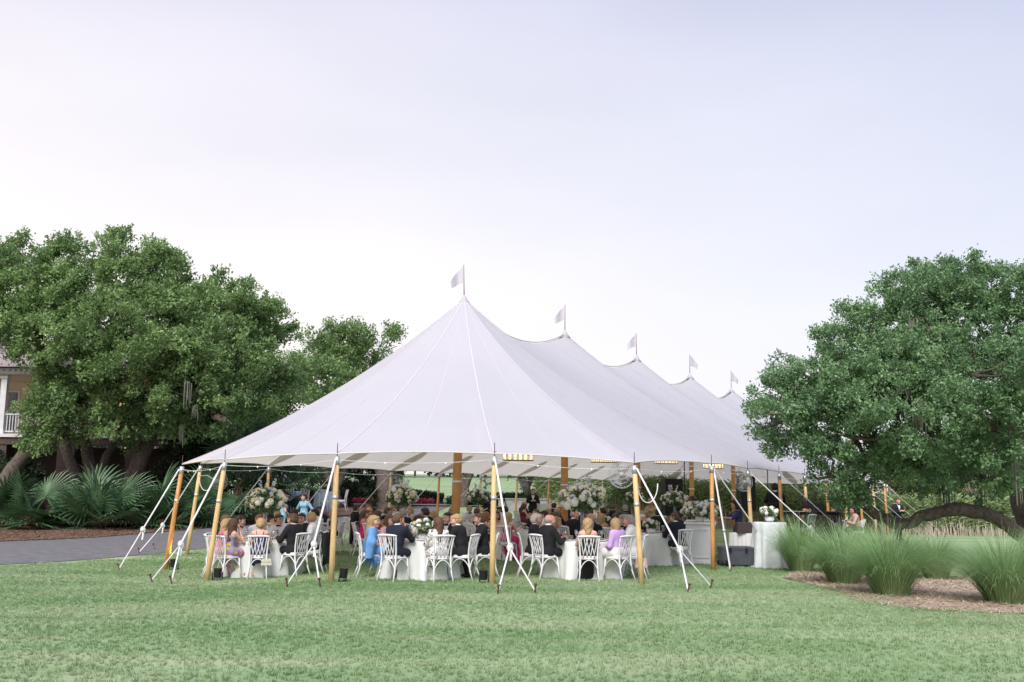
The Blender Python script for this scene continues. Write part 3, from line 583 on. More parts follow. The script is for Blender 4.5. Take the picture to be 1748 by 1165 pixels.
# ------------------------------------------------------------------ chandeliers
M_BRONZE = mat('bronze_frame', (0.23, 0.11, 0.045), 0.45, metal=0.4)
M_CANDLE = mat('glowing_candle', (0.8, 0.6, 0.35), 0.6, emit=(1.0, 0.62, 0.28), estr=1.1)
def chandelier(a, z, label):
    x, y = tw(a, 0); t = thing('chandelier', label, 'chandelier', (x, y, z), 0.12, 'candle chandeliers under the tent')
    mb = MB(); mb.box((0, -.17, 0), (.96, .03, .03)); mb.box((0, .17, 0), (.96, .03, .03)); mb.box((-.465, 0, 0), (.03, .31, .028)); mb.box((.465, 0, 0), (.03, .31, .028)); mb.build('frame', M_BRONZE, t, False)
    for s in (-1, 1):
        for q in range(6):
            xx = -.42 + q*.168; mb = MB(); mb.tube([(xx, s*.17, .015), (xx, s*.17, .15)], .017, 8); c = mb.build('candle', M_CANDLE, t)
            mb = MB(); mb.lathe([(0, .15), (.010, .165), (.006, .19), (0, .205)], (xx, s*.17, 0), 6); mb.build('flame', M_FLAME, c)
    n0 = 0.72*4*((a/SP) % 1)*(1-(a/SP) % 1); zt = HP - n0 - z - 0.05
    for s in (-1, 1):
        for w in (-1, 1):
            mb = MB(); mb.tube([(s*.46, w*.17, 0.01), (0, 0, .75)], .005, 5); mb.build('hanger', M_BRONZE, t)
    mb = MB(); mb.tube([(0, 0, .75), (0, 0, zt)], .007, 5); mb.build('chain', M_BRONZE, t)
    return t
chandelier(3.45, 2.78, 'bronze candle chandelier nearest the front of the tent')
chandelier(10.35, 2.95, 'bronze candle chandelier between the second and third masts')
chandelier(17.25, 3.12, 'bronze candle chandelier above the loudspeaker, third from the front')
chandelier(24.1, 3.10, 'bronze candle chandelier farthest back by the amber pole')
# ------------------------------------------------------------------ pole fans
M_FANG = mat('fan_wire', (0.55, 0.55, 0.57), 0.4, metal=0.5)
def fan(x, y, z, rz, pole_xy, label, r=0.25):
    t = thing('pole_fan', label, 'fan', (x, y, z), rz, 'fans clamped to the tent poles')
    mb = MB(); th = np.linspace(0, 2*PI, 33)
    for yy, rr in ((-.075, r*.35), (-.085, r*.65), (-.05, r*.93), (0, r), (.05, r*.93), (.085, r*.6)): mb.tube([(rr*math.cos(h), yy, rr*math.sin(h)) for h in th], .0035, 4, cap=False)
    for q in range(28):
        a = q*2*PI/28; c, s = math.cos(a), math.sin(a); mb.tube([(r*.12*c, -.092, r*.12*s), (r*.65*c, -.085, r*.65*s), (r*.93*c, -.05, r*.93*s), (r*c, 0, r*s), (r*.93*c, .05, r*.93*s), (r*.3*c, .09, r*.3*s)], .0022, 3, cap=False)
    mb.build('cage', M_FANG, t)
    for q in range(3):
        a0 = q*2*PI/3; A_, B_ = [], []
        for f in np.linspace(.18, .86, 6): A_.append((r*f*math.cos(a0-.1-.25*f), -.03, r*f*math.sin(a0-.1-.25*f))); B_.append((r*f*math.cos(a0+.35+.2*f), .02, r*f*math.sin(a0+.35+.2*f)))
        mb = MB(); mb.ribbon(A_, B_); mb.build('fan_blade', mat('fan_blade_grey', (.30, .30, .32), .6), t)
    mb = MB(); mb.tube([(0, -.095, 0), (0, -.05, 0), (0, .06, 0), (0, .16, 0), (0, .19, 0)], [.05, .05, .06, .07, .03], 12); mb.build('motor', mat('fan_motor', (0.32, 0.32, 0.34), .5), t)
    ca, sa = math.cos(-rz), math.sin(-rz); dx, dy = pole_xy[0]-x, pole_xy[1]-y; lx, ly = dx*ca - dy*sa, dx*sa + dy*ca
    mb = MB(); mb.tube([(0, .15, 0), (lx*.5, .15*.5+ly*.5, .16), (lx, ly, .14)], .013, 6); mb.build('bracket', M_STEEL, t)
fan(2.22, 20.02, 2.12, R(-12), (2.47, 19.92), 'wire cage fan on the light pine pole right of the tall flowers', .27)
fan(-7.85, 27.2, 1.98, R(60), (-8.8, 28.35), 'wire cage fan turned sideways on the pole by the palmettos', .25)
b_ = poles[7][0]; fan(b_[0]-.22, b_[1]-.1, 2.10, R(10), b_, 'wire cage fan on the pole beside the keyboard player', .25)
for q, (xx, lb) in enumerate(((17, 'wire cage fan on the left side pole behind the near pale pole'), (19, 'wire cage fan beside the dark oak trunk behind the first mast'), (20, 'wire cage fan on the left side pole before the standing man'))):
    b_ = poles[xx][0]; fan(b_[0]+.34, b_[1]-.1, 2.16, R(25*(q-1)), b_, lb, .30)
# ------------------------------------------------------------------ uplights at pole feet
def uplight(x, y, rz, label, power=0.0):
    t = thing('uplight', label, 'spotlight', gp(x, y), rz, 'uplights at the feet of the poles')
    mb = MB(); mb.tube([(0, 0, .07), (0, -.01, .25)], [.072, .085], 14, cap=False); mb.lathe([(0, .07), (.072, .07)], n=14); mb.build('can', M_BLACK, t)
    mb = MB(); mb.tube([(-.10, 0, .16), (-.10, .02, .03), (-.07, .05, .012)], .012, 6); mb.tube([(.10, 0, .16), (.10, .02, .03), (.07, .05, .012)], .012, 6); mb.box((0, .04, .008), (.22, .10, .012)); mb.build('yoke', M_BLACK, t)
    mb = MB(); mb.lathe([(0, .225), (.078, .225)], n=14); mb.build('lens', mat('warm_lens', (0.5, 0.3, 0.15), .3, emit=(1, .5, .15), estr=3.0 if power else 0.6), t)
    if power:
        ld = bpy.data.lights.new('uplight_lamp', 'SPOT'); ld.energy = power; ld.color = (1.0, .48, .14); ld.spot_size = R(70); ld.spot_blend = .6; ld.shadow_soft_size = .06
        lo = bpy.data.objects.new('uplight_lamp', ld); COL.objects.link(lo); lo.parent = t; lo.location = (0, 0, .26); lo.rotation_euler = (PI - R(4), 0, 0)
uplight(-7.82, 23.72, 0, 'black uplight glowing at the foot of the amber corner pole', 60)
uplight(-6.02, 21.05, .4, 'black uplight at the foot of the pale pole before the floral dresses')
uplight(-3.22, 19.78, 1.0, 'black uplight right of the foot of the pale pole left of centre')
uplight(-0.50, 19.75, -.5, 'black uplight behind the foot of the centre front pole')
b_ = poles[4][0]; uplight(b_[0]-.3, b_[1]+.1, 0, 'black uplight glowing under the canopy by the ornamental grass', 260)
# ------------------------------------------------------------------ bar, cooler, service tables, loudspeakers
BARA = 0.20; bar_xy = (5.12, 27.2); bar = thing('bar_counter', 'white panelled bar counter with flowers on top', 'bar', gp(*bar_xy), -BARA)
M_WHITE = mat('white_paint', (0.72, 0.72, 0.74), 0.45, (0.66, 0.66, 0.68), 4, .4)
mb = MB(); mb.box((0, 0, .50), (.70, 2.6, 1.00)); mb.build('carcass', M_WHITE, bar, False)
mb = MB(); mb.box((0, 0, 1.03), (.80, 2.7, .055)); mb.build('worktop', M_WHITE, bar, False)
mb = MB(); mb.box((0, 0, .05), (.74, 2.64, .10)); mb.build('plinth', M_WHITE, bar, False)
def panel_frame(par, axis, off, c, w, h):
    mb = MB(); f = .035; g = .022
    for (dx, dz, ww, hh) in ((0, h/2, w, f), (0, -h/2, w, f), (-w/2+f/2, 0, f, h-f), (w/2-f/2, 0, f, h-f)):
        cx, cz = c[0]+dx, c[1]+dz
        mb.box((cx, off, cz) if axis == 'y' else (off, cx, cz), (ww, g, hh) if axis == 'y' else (g, ww, hh))
    mb.build('panel_moulding', M_WHITE, par, False)
panel_frame(bar, 'y', -1.305, (0, .52), .48, .70)
for q in range(4): panel_frame(bar, 'x', .355, (-.95+q*.63, .52), .46, .70); panel_frame(bar, 'x', -.355, (-.95+q*.63, .52), .46, .70)
for q, yy in enumerate((-.9, -.3)):
    x = bar_xy[0] + yy*math.sin(BARA); y = bar_xy[1] + yy*math.cos(BARA)
    arrangement(x, y, 1.06, ['loose white flowers on the near end of the bar', 'taller loose white flowers further along the bar'][q], 1.25+.3*q, 40, False, 21+q, False, 'flower arrangement', 1.2)
cx, cy = 5.62, 25.25; co = thing('cooler', 'grey wheeled plastic cooler on the grass beside the bar', 'cooler', gp(cx, cy), .05); M_COOL = mat('charcoal_plastic', (0.055, 0.06, 0.075), .5, (0.07, 0.075, 0.09), 6, .5)
mb = MB(); mb.box((0, 0, .24), (.78, .44, .36), taper=1.04); mb.build('tub', M_COOL, co, False)
mb = MB(); mb.box((0, 0, .45), (.84, .48, .06)); mb.box((0, 0, .485), (.76, .42, .025), taper=.95); mb.build('lid', M_COOL, co, False)
for s in (-.2, .2): mb = MB(); mb.box((s, -.245, .41), (.06, .02, .11)); mb.build('latch', M_BLACK, co, False)
for s in (-1, 1): mb = MB(); mb.tube([(-.33, s*.16, .09), (-.33, s*.235, .09)], .09, 16); mb.build('wheel', M_BLACK, co)
mb = MB(); mb.tube([(.42, -.16, .36), (.46, -.16, .34), (.46, .16, .34), (.42, .16, .36)], .014, 6); mb.build('handle', M_BLACK, co)
def high_table(x, y, label, m, r=.38, h=1.08, group='cloth covered high tables', seed=0):
    t = thing('high_table', label, 'table', gp(x, y), seed, group); me = cloth_mesh('tablecloth', r, h, .11, 9, 30+seed, 72); link('tablecloth', me, m, t); mb = MB(); mb.lathe([(0, h-.02), (r*.97, h-.02), (r*.97, h-.04), (0, h-.04)], n=20); mb.build('tabletop', M_CHAIR, t, False); return t
high_table(6.42, 25.0, 'high table in silver cloth behind the first ornamental grass clump', M_SAGE, .40, 1.10)
arrangement(6.42, 25.0, 1.12, 'small white posy on the silver high table', .75, 14, False, 41)
high_table(-11.9, 55.0, 'high table in slate blue cloth left of the pale forked trunk', M_BLUECLOTH, .5, 1.12, seed=1)
high_table(-10.1, 55.0, 'high table in slate blue cloth right of the pale forked trunk', M_BLUECLOTH, .55, 1.12, seed=2)
high_table(1.6, 45.8, 'high table in white cloth beside the standing man in black', M_CLOTH, .45, 1.1, seed=3)
# white service table behind the cooler
t = thing('service_table', 'long white draped service table behind the cooler', 'table', gp(6.45, 26.9), -TANG); mb = MB(); mb.box((0, 0, .77), (.7, 1.9, .03)); mb.build('tabletop', M_WHITE, t, False)
mb = MB(); th = np.linspace(0, 2*PI, 81); A_, B_ = [], []
for h in th:
    c, s = math.cos(h), math.sin(h); k = max(abs(c), abs(s)); A_.append((c/k*.36, s/k*.96, .79)); w = 1 + .03*math.sin(h*23); B_.append((c/k*.38*w, s/k*.98*w, .02))
mb.ribbon(A_, B_); mb.add([(-.36, -.96, .79), (.36, -.96, .79), (.36, .96, .79), (-.36, .96, .79)], [(0, 1, 2, 3)]); mb.build('tablecloth', M_CLOTH, t)
for q in range(5):
    x, y = 6.45 + (-.6+.3*q)*math.sin(TANG) - .1, 26.9 + (-.6+.3*q)*math.cos(TANG); tag(link('wine_glass', GLASS_R, None, None, (x, y, .79)), 'wine glass lined up on the white service table', 'glass', 'glasses on the service table')
mb = MB(); mb.box((0, 0, .13), (.46, .32, .26)); o = mb.build('drinks_crate', mat('brown_crate', (0.05, .035, .035), .6), None, False, (6.08, 26.15, .80)); tag(o, 'small dark crate on the corner of the white service table', 'crate')
def speaker(x, y, z, label, w=.5, h=1.0, d=.45):
    t = thing('loudspeaker', label, 'speaker', (x, y, z), .2, 'loudspeakers on stands'); mb = MB(); mb.box((0, 0, h/2), (w, d, h)); mb.build('cabinet', M_BLACK, t, False); mb = MB(); mb.box((0, -d/2-.008, h/2), (w*.92, .012, h*.95)); mb.build('grille', mat('grille_cloth', (.02, .02, .022), .9, bump=.4, bscale=200), t, False)
def stand(x, y, h, label):
    t = thing('speaker_stand', label, 'stand', gp(x, y), .3, 'tripod stands'); mb = MB(); mb.tube([(0, 0, .2), (0, 0, h)], .018, 8); mb.build('pole', M_BLACK, t)
    for q in range(3):
        a = q*2*PI/3; mb = MB(); mb.tube([(0, 0, .75), (.45*math.cos(a), .45*math.sin(a), .01)], .012, 6); mb.build('leg', M_BLACK, t)
speaker(5.55, 34.6, 1.05, 'tall black loudspeaker stack left of the amber pole by the bar', .62, 1.25); stand(5.55, 34.6, 1.05, 'tripod stand under the loudspeaker stack left of the amber pole')
speaker(9.6, 41.0, 1.15, 'tall black loudspeaker stack right behind the bar flowers', .62, 1.4); stand(9.6, 41.0, 1.15, 'tripod stand under the loudspeaker behind the bar flowers')
for x, y, h, lb in ((5.75, 33.2, 3.3, 'tall black lighting stand before the band'), (9.6, 37.5, 3.4, 'tall black lighting stand right of the bar flowers'), (4.75, 38.6, 2.0, 'thin black microphone stand before the reeds')): 
    stand(x, y, h, lb)
# stage with keyboards and drums
st = thing('band_stage', 'low black band stage under the far right of the tent', 'stage', gp(10.6, 33.0), -TANG); mb = MB(); mb.box((0, 0, .14), (3.6, 7.0, .28)); mb.build('deck', M_BLACK, st, False)
kb = thing('keyboard', 'black electronic keyboard on a stand before the band player', 'keyboard', (8.6, 31.4, .28), R(10)); mb = MB(); mb.box((0, 0, .95), (1.2, .32, .10)); mb.build('body', M_BLACK, kb, False); mb = MB(); mb.box((0, -.03, 1.005), (1.1, .2, .015)); mb.build('keys', M_CHINA, kb, False)
mb = MB(); mb.tube([(-.4, 0, .9), (.4, 0, .0)], .02, 6); mb.tube([(.4, 0, .9), (-.4, 0, .0)], .02, 6); mb.build('stand', M_BLACK, kb)
mb = MB(); mb.box((0, 0, .13), (.46, .34, .26)); o = mb.build('monitor_box', M_BLACK, None, False, (10.0, 33.0, 1.28)); tag(o, 'open black laptop case on the band table', 'case')
bt = thing('band_table', 'dark cloth table between the seated band members', 'table', (10.2, 33.0, .28), -TANG); mb = MB(); mb.box((0, 0, .98), (1.2, .6, .04)); mb.build('tabletop', M_BLACK, bt, False); mb = MB(); mb.box((0, 0, .48), (1.1, .5, .96)); mb.build('drape', mat('dark_drape', (.03, .012, .015), .8), bt, False)
# ------------------------------------------------------------------ people: one implicit surface per figure, meshed with surface nets
def _rc(P, a, b, ra, rb):
    a = np.asarray(a, np.float32); b = np.asarray(b, np.float32); ba = b-a; t = np.clip(((P-a) @ ba)/max(1e-9, float(ba @ ba)), 0, 1)
    return np.linalg.norm(P - a - t[..., None]*ba, axis=-1) - (ra + (rb-ra)*t)
def _smin(a, b, k):
    h = np.maximum(k - np.abs(a-b), 0)/k; return np.minimum(a, b) - h*h*k*0.25
class Grid:
    def __init__(s, lo, hi, h):
        s.lo = np.array(lo, np.float32); s.h = h; s.n = np.ceil((np.array(hi)-s.lo)/h).astype(int) + 1
        ax = [s.lo[q] + h*np.arange(s.n[q], dtype=np.float32) for q in range(3)]; s.P = np.stack(np.meshgrid(*ax, indexing='ij'), -1).astype(np.float32)
    def field(s, prims):
        D = None
        for (a, b, ra, rb, k) in prims:
            d = _rc(s.P, a, b, ra, rb); D = d if D is None else _smin(D, d, k)
        return D
def surface_nets(D, lo, h):
    nx, ny, nz = D.shape; ins = D < 0; c = np.zeros((nx-1, ny-1, nz-1, 3), np.float32); cnt = np.zeros((nx-1, ny-1, nz-1), np.float32)
    offs = [(0, 0, 0), (1, 0, 0), (0, 1, 0), (1, 1, 0), (0, 0, 1), (1, 0, 1), (0, 1, 1), (1, 1, 1)]
    sl = lambda o: D[o[0]:nx-1+o[0], o[1]:ny-1+o[1], o[2]:nz-1+o[2]]
    for ia in range(8):
        for ax in range(3):
            oa = offs[ia]
            if oa[ax]: continue
            ob = list(oa); ob[ax] = 1; da, db = sl(oa), sl(ob); m = (da < 0) != (db < 0)
            if not m.any(): continue
            t = np.where(m, da/np.where(m, da-db, 1), 0); 
            for q in range(3): c[..., q] += np.where(m, oa[q] + (t if q == ax else 0), 0)
            cnt += m
    idx = np.full(cnt.shape, -1, np.int64); has = cnt > 0; idx[has] = np.arange(has.sum()); ijk = np.argwhere(has); V = (ijk + c[has]/cnt[has][:, None])*h + lo
    Q = []
    for ax in range(3):
        a1, a2 = (ax+1) % 3, (ax+2) % 3; sa = [slice(None)]*3; sb = [slice(None)]*3; sa[ax] = slice(0, D.shape[ax]-1); sb[ax] = slice(1, None); A = ins[tuple(sa)]; B = ins[tuple(sb)]; e = np.argwhere(A != B)
        e = e[(e[:, a1] > 0) & (e[:, a2] > 0) & (e[:, a1] < D.shape[a1]-1) & (e[:, a2] < D.shape[a2]-1)]
        if not len(e): continue
        def cell(d1, d2): f = e.copy(); f[:, a1] -= d1; f[:, a2] -= d2; return idx[f[:, 0], f[:, 1], f[:, 2]]
        q = np.stack([cell(1, 1), cell(0, 1), cell(0, 0), cell(1, 0)], 1); fl = ~A[e[:, 0], e[:, 1], e[:, 2]]; q[fl] = q[fl][:, ::-1]; Q.append(q)
    return V, np.vstack(Q)
def rotz(a): c, s = math.cos(a), math.sin(a); return np.array([[c, -s, 0], [s, c, 0], [0, 0, 1.]])
def rotx(a): c, s = math.cos(a), math.sin(a); return np.array([[1, 0, 0], [0, c, -s], [0, s, c]])
HS = dict(m=1.06, f=1.02)
def rig(kind):
    """joints of a pose; the figure faces +Y; seat top at 0.48"""
    sex = kind['sex']; m = 1.0 if sex == 'm' else 0.92; stand = kind.get('stand', False); lean = kind.get('lean', 0.0); J = {}
    sh = 0.185*m if sex == 'm' else 0.155
    if stand:
        hip = np.array([0, 0, .93*m]); J['kn'] = [np.array([s*.10, .02, .50*m]) for s in (-1, 1)]; J['an'] = [np.array([s*.11, -.01+s*.02, .09]) for s in (-1, 1)]
        J['toe'] = [np.array([s*.13, .15+s*.02, .035]) for s in (-1, 1)]
    else:
        hip = np.array([0, -.06, .575]); J['kn'] = [np.array([s*.115, .38, .545]) for s in (-1, 1)]; J['an'] = [np.array([s*.12, .30 + s*.04, .10]) for s in (-1, 1)]; J['toe'] = [np.array([s*.13, .45 + s*.04, .035]) for s in (-1, 1)]
    Rl = rotx(-lean); up = lambda x, y, z: hip + Rl @ np.array([x, y, z])
    T = .52*m if stand else .49*m
    J['hip'] = hip; J['hj'] = [hip + np.array([s*.085, .0, -.01]) for s in (-1, 1)]; J['waist'] = up(0, -.005, T*.40); J['chest'] = up(0, .0, T*.76); J['neck'] = up(0, -.005, T*1.06)
    J['sh'] = [up(s*sh, -.01, T*.915) for s in (-1, 1)]; J['head'] = up(0, .03, T*1.06) + np.array([0, .02, .132*m]); J['up'] = up
    tbl = .80 if not stand else .95
    arms = kind.get('arms', 'table'); J['el'] = []; J['wr'] = []; J['hd'] = []
    for q, s in enumerate((-1, 1)):
        a = arms if isinstance(arms, str) else arms[q]; S0 = J['sh'][q]
        if a == 'table': E_ = S0 + np.array([s*.08, .14, -.25]); W_ = np.array([s*.13, S0[1]+.36, tbl+.025]); 
        elif a == 'lap': E_ = S0 + np.array([s*.07, .02, -.27]); W_ = np.array([s*.08, S0[1]+.22, .68 if not stand else S0[2]-.40])
        elif a == 'face': E_ = S0 + np.array([s*.05, .22, -.20]); W_ = J['head'] + np.array([s*.06, .15, -.14])
        elif a == 'side': E_ = S0 + np.array([s*.05, -.02, -.28]); W_ = S0 + np.array([s*.07, .05, -.52])
        elif a == 'cross': E_ = S0 + np.array([s*.08, .05, -.26]); W_ = S0 + np.array([-s*.10, .24, -.20])
        elif a == 'reach': E_ = S0 + np.array([s*.06, .20, -.16]); W_ = S0 + np.array([s*.02, .44, -.16])
        elif a == 'hips': E_ = S0 + np.array([s*.17, -.04, -.24]); W_ = S0 + np.array([s*.03, .06, -.44])
        d = W_-E_; d /= np.linalg.norm(d); J['el'].append(E_); J['wr'].append(W_); J['hd'].append(W_ + d*.085)
    return J
def body_prims(kind, J):
    f = kind['sex'] == 'f'; b = 1.12 if kind.get('big') else 1.0; g = {}
    hip, wa, ch, nk = J['hip'], J['waist'], J['chest'], J['neck']; X = np.array([1., 0, 0])
    hw, ww, cw = (.070, .050, .062) if f else (.070, .068, .082); rh, rw, rch = (.098, .080, .090) if f else (.104, .098, .106)
    rh, rw, rch = rh*b, rw*b, rch*b
    g['torso'] = [(hip-X*hw, hip+X*hw, rh, rh, .05), (wa-X*ww, wa+X*ww, rw, rw, .09), (ch-X*cw, ch+X*cw, rch, rch, .09), (J['sh'][0]*.86+J['sh'][1]*.14, J['sh'][1]*.86+J['sh'][0]*.14, .056 if not f else .046, .056 if not f else .046, .07), (nk*.75+ch*.25 + X*-.05, nk*.75+ch*.25 + X*.05, .055 if not f else .042, .055 if not f else .042, .08)]
    if f: g['torso'] += [(ch + np.array([s*.062, .068, -.03]), ch + np.array([s*.062, .07, -.03]), .055, .055, .05) for s in (-1, 1)]
    if b > 1: g['torso'].append((wa + np.array([0, .07, -.06]), wa + np.array([0, .08, -.02]), .12, .10, .1))
    g['neck'] = [(nk + np.array([0, -.005, -.05]), J['head'] + np.array([0, -.015, -.05]), .062 if not f else .05, .053 if not f else .044, .03)]
    ra = (.053, .042, .030) if not f else (.042, .034, .025)
    g['arms'] = []; g['hands'] = []; g['legs'] = []; g['feet'] = []
    for q in (0, 1):
        g['arms'] += [(J['sh'][q], J['el'][q], ra[0], ra[1], .03), (J['el'][q], J['wr'][q], ra[1], ra[2], .02)]
        g['hands'] += [(J['wr'][q], J['hd'][q], ra[2]*.95, .033 if not f else .028, .02)]
        g['legs'] += [(J['hj'][q], J['kn'][q], .092 if not f else .088, .062, .04), (J['kn'][q], J['an'][q], .060, .040, .02)]
        g['feet'] += [(J['an'][q] + np.array([0, -.03, -.03]), J['toe'][q], .042, .032, .03)]
    return g
def head_field(G, kind, J):
    """distance field of the head in its own turned frame; returns field and local coordinates"""
    Rh = rotz(kind.get('yaw', 0)) @ rotx(kind.get('pitch', -0.05)); L = (G.P - J['head'].astype(np.float32)) @ Rh.astype(np.float32); m = HS[kind['sex']]; L = L/m
    def F(prims):
        D = None
        for (a, b, ra, rb, k) in prims:
            d = _rc(L, a, b, ra, rb); D = d if D is None else _smin(D, d, k)
        return D
    D = F([((0, -.035, .03), (0, .025, .03), .082, .074, .02), ((0, .03, -.045), (0, .052, -.082), .055, .034, .06), ((-.035, .05, -.025), (.035, .05, -.025), .036, .036, .03),
           ((-.028, .073, .034), (.028, .073, .034), .019, .019, .02), ((0, .088, .012), (0, .104, -.024), .009, .015, .012), ((-.014, .093, -.03), (.014, .093, -.03), .009, .009, .01), ((-.016, .080, -.058), (.016, .080, -.058), .010, .010, .01), ((0, .076, -.092), (0, .078, -.09), .016, .016, .02),
           ((-.076, -.005, -.012), (-.080, -.015, .02), .014, .018, .008), ((.076, -.005, -.012), (.080, -.015, .02), .014, .018, .008)])
    for s in (-1, 1): D = np.maximum(D, -(np.linalg.norm(L - np.array([s*.032, .100, .010]), axis=-1) - .016))
    for s in (-1, 1): D = np.minimum(D, np.linalg.norm(L - np.array([s*.031, .080, .010]), axis=-1) - .0125)
    return D*m, L
def finger_tubes(mb, J, sex):
    for q, s in enumerate((-1, 1)):
        W_, H_ = J['wr'][q], J['hd'][q]; d = H_-W_; d /= np.linalg.norm(d); sd = np.cross(d, (0, 0, 1.)); sd /= np.linalg.norm(sd) + 1e-9; nn = np.cross(sd, d); r = .0085 if sex == 'm' else .0072
        for k, (o, l) in enumerate(((-.027, .062), (-.009, .072), (.009, .068), (.027, .054))):
            a = H_ + sd*o + d*.012; b = a + d*l*.5 - nn*.006; c = b + d*l*.42 - nn*.024; e_ = c + d*.012 - nn*.018; mb.tube([a, b, c, e_], [r*1.1, r, r*.9, r*.6], 6)
        inn = -s; a = W_ + d*.035 + sd*.028*inn*np.sign(np.dot(sd, (1, 0, 0)) or 1); b = a + d*.035 + sd*.022*inn*np.sign(np.dot(sd, (1, 0, 0)) or 1); c = b + d*.030 - nn*.008; mb.tube([a, b, c], [r*1.25, r*1.1, r*.8], 6)
_CACHE = {}
HB = 0.0165
def key(kind): return repr(sorted(kind.items(), key=str))
def figure(kind):
    """all fields of a pose, cached"""
    k = key(kind)
    if k in _CACHE: return _CACHE[k]
    J = rig(kind); g = body_prims(kind, J); pts = np.array([p for v in g.values() for pr in v for p in pr[:2]]); G = Grid(pts.min(0)-.19, pts.max(0)+.19, HB)
    F = {n: G.field(v) for n, v in g.items()}; c = dict(kind=kind, J=J, g=g, G=G, F=F, mesh={}); _CACHE[k] = c
    c['head'] = Grid(J['head']-.19, J['head']+.19, .0085); c['HD'], c['HL'] = head_field(c['head'], kind, J)
    return c
def body_mesh(c):
    if 'body' in c['mesh']: return c['mesh']['body']
    F = c['F']; D = F['torso']
    for n, k in (('neck', .04), ('legs', .05), ('arms', .035), ('hands', .02), ('feet', .03)): D = _smin(D, F[n], k)
    V, Q = surface_nets(D, c['G'].lo, HB); mb = MB(); mb.add(V, Q[:, ::-1]); finger_tubes(mb, c['J'], c['kind']['sex']); nb = len(mb.mq)
    HG = c['head']; nk = HG.field([c['g']['neck'][0]]); D = _smin(c['HD'], nk, .03); D = np.maximum(D, c['J']['head'][2] - .155 - HG.P[..., 2])
    V, Q = surface_nets(D, HG.lo, HG.h); Q = Q[:, ::-1]; n0 = mb.n; mb.add(V, Q); cen = V[Q].mean(1)
    Rh = rotz(c['kind'].get('yaw', 0)) @ rotx(c['kind'].get('pitch', -0.05)); m = HS[c['kind']['sex']]; L = ((cen - c['J']['head']) @ Rh)/m; mi = np.zeros(len(Q), int)
    for s in (-1, 1):
        mi[np.linalg.norm((L - np.array([s*.031, .092, .010]))*np.array([.7, 1, 1.3]), axis=1) < .0115] = 1
        mi[(np.abs(L[:, 0]-s*.031) < .021) & (np.abs(L[:, 2]-.036) < .0055) & (L[:, 1] > .06)] = 2
    mi[(np.abs(L[:, 0]) < .024) & (np.abs(L[:, 2]+.058) < .009) & (L[:, 1] > .07)] = 3
    mb.mq[nb:] = list(mi); me = mb.mesh('person'); c['mesh']['body'] = me; return me
def iso_mesh(name, c, D):
    if not (D < 0).any(): return None
    V, Q = surface_nets(D, c['G'].lo, HB); return mesh_np(name, V, Q[:, ::-1])
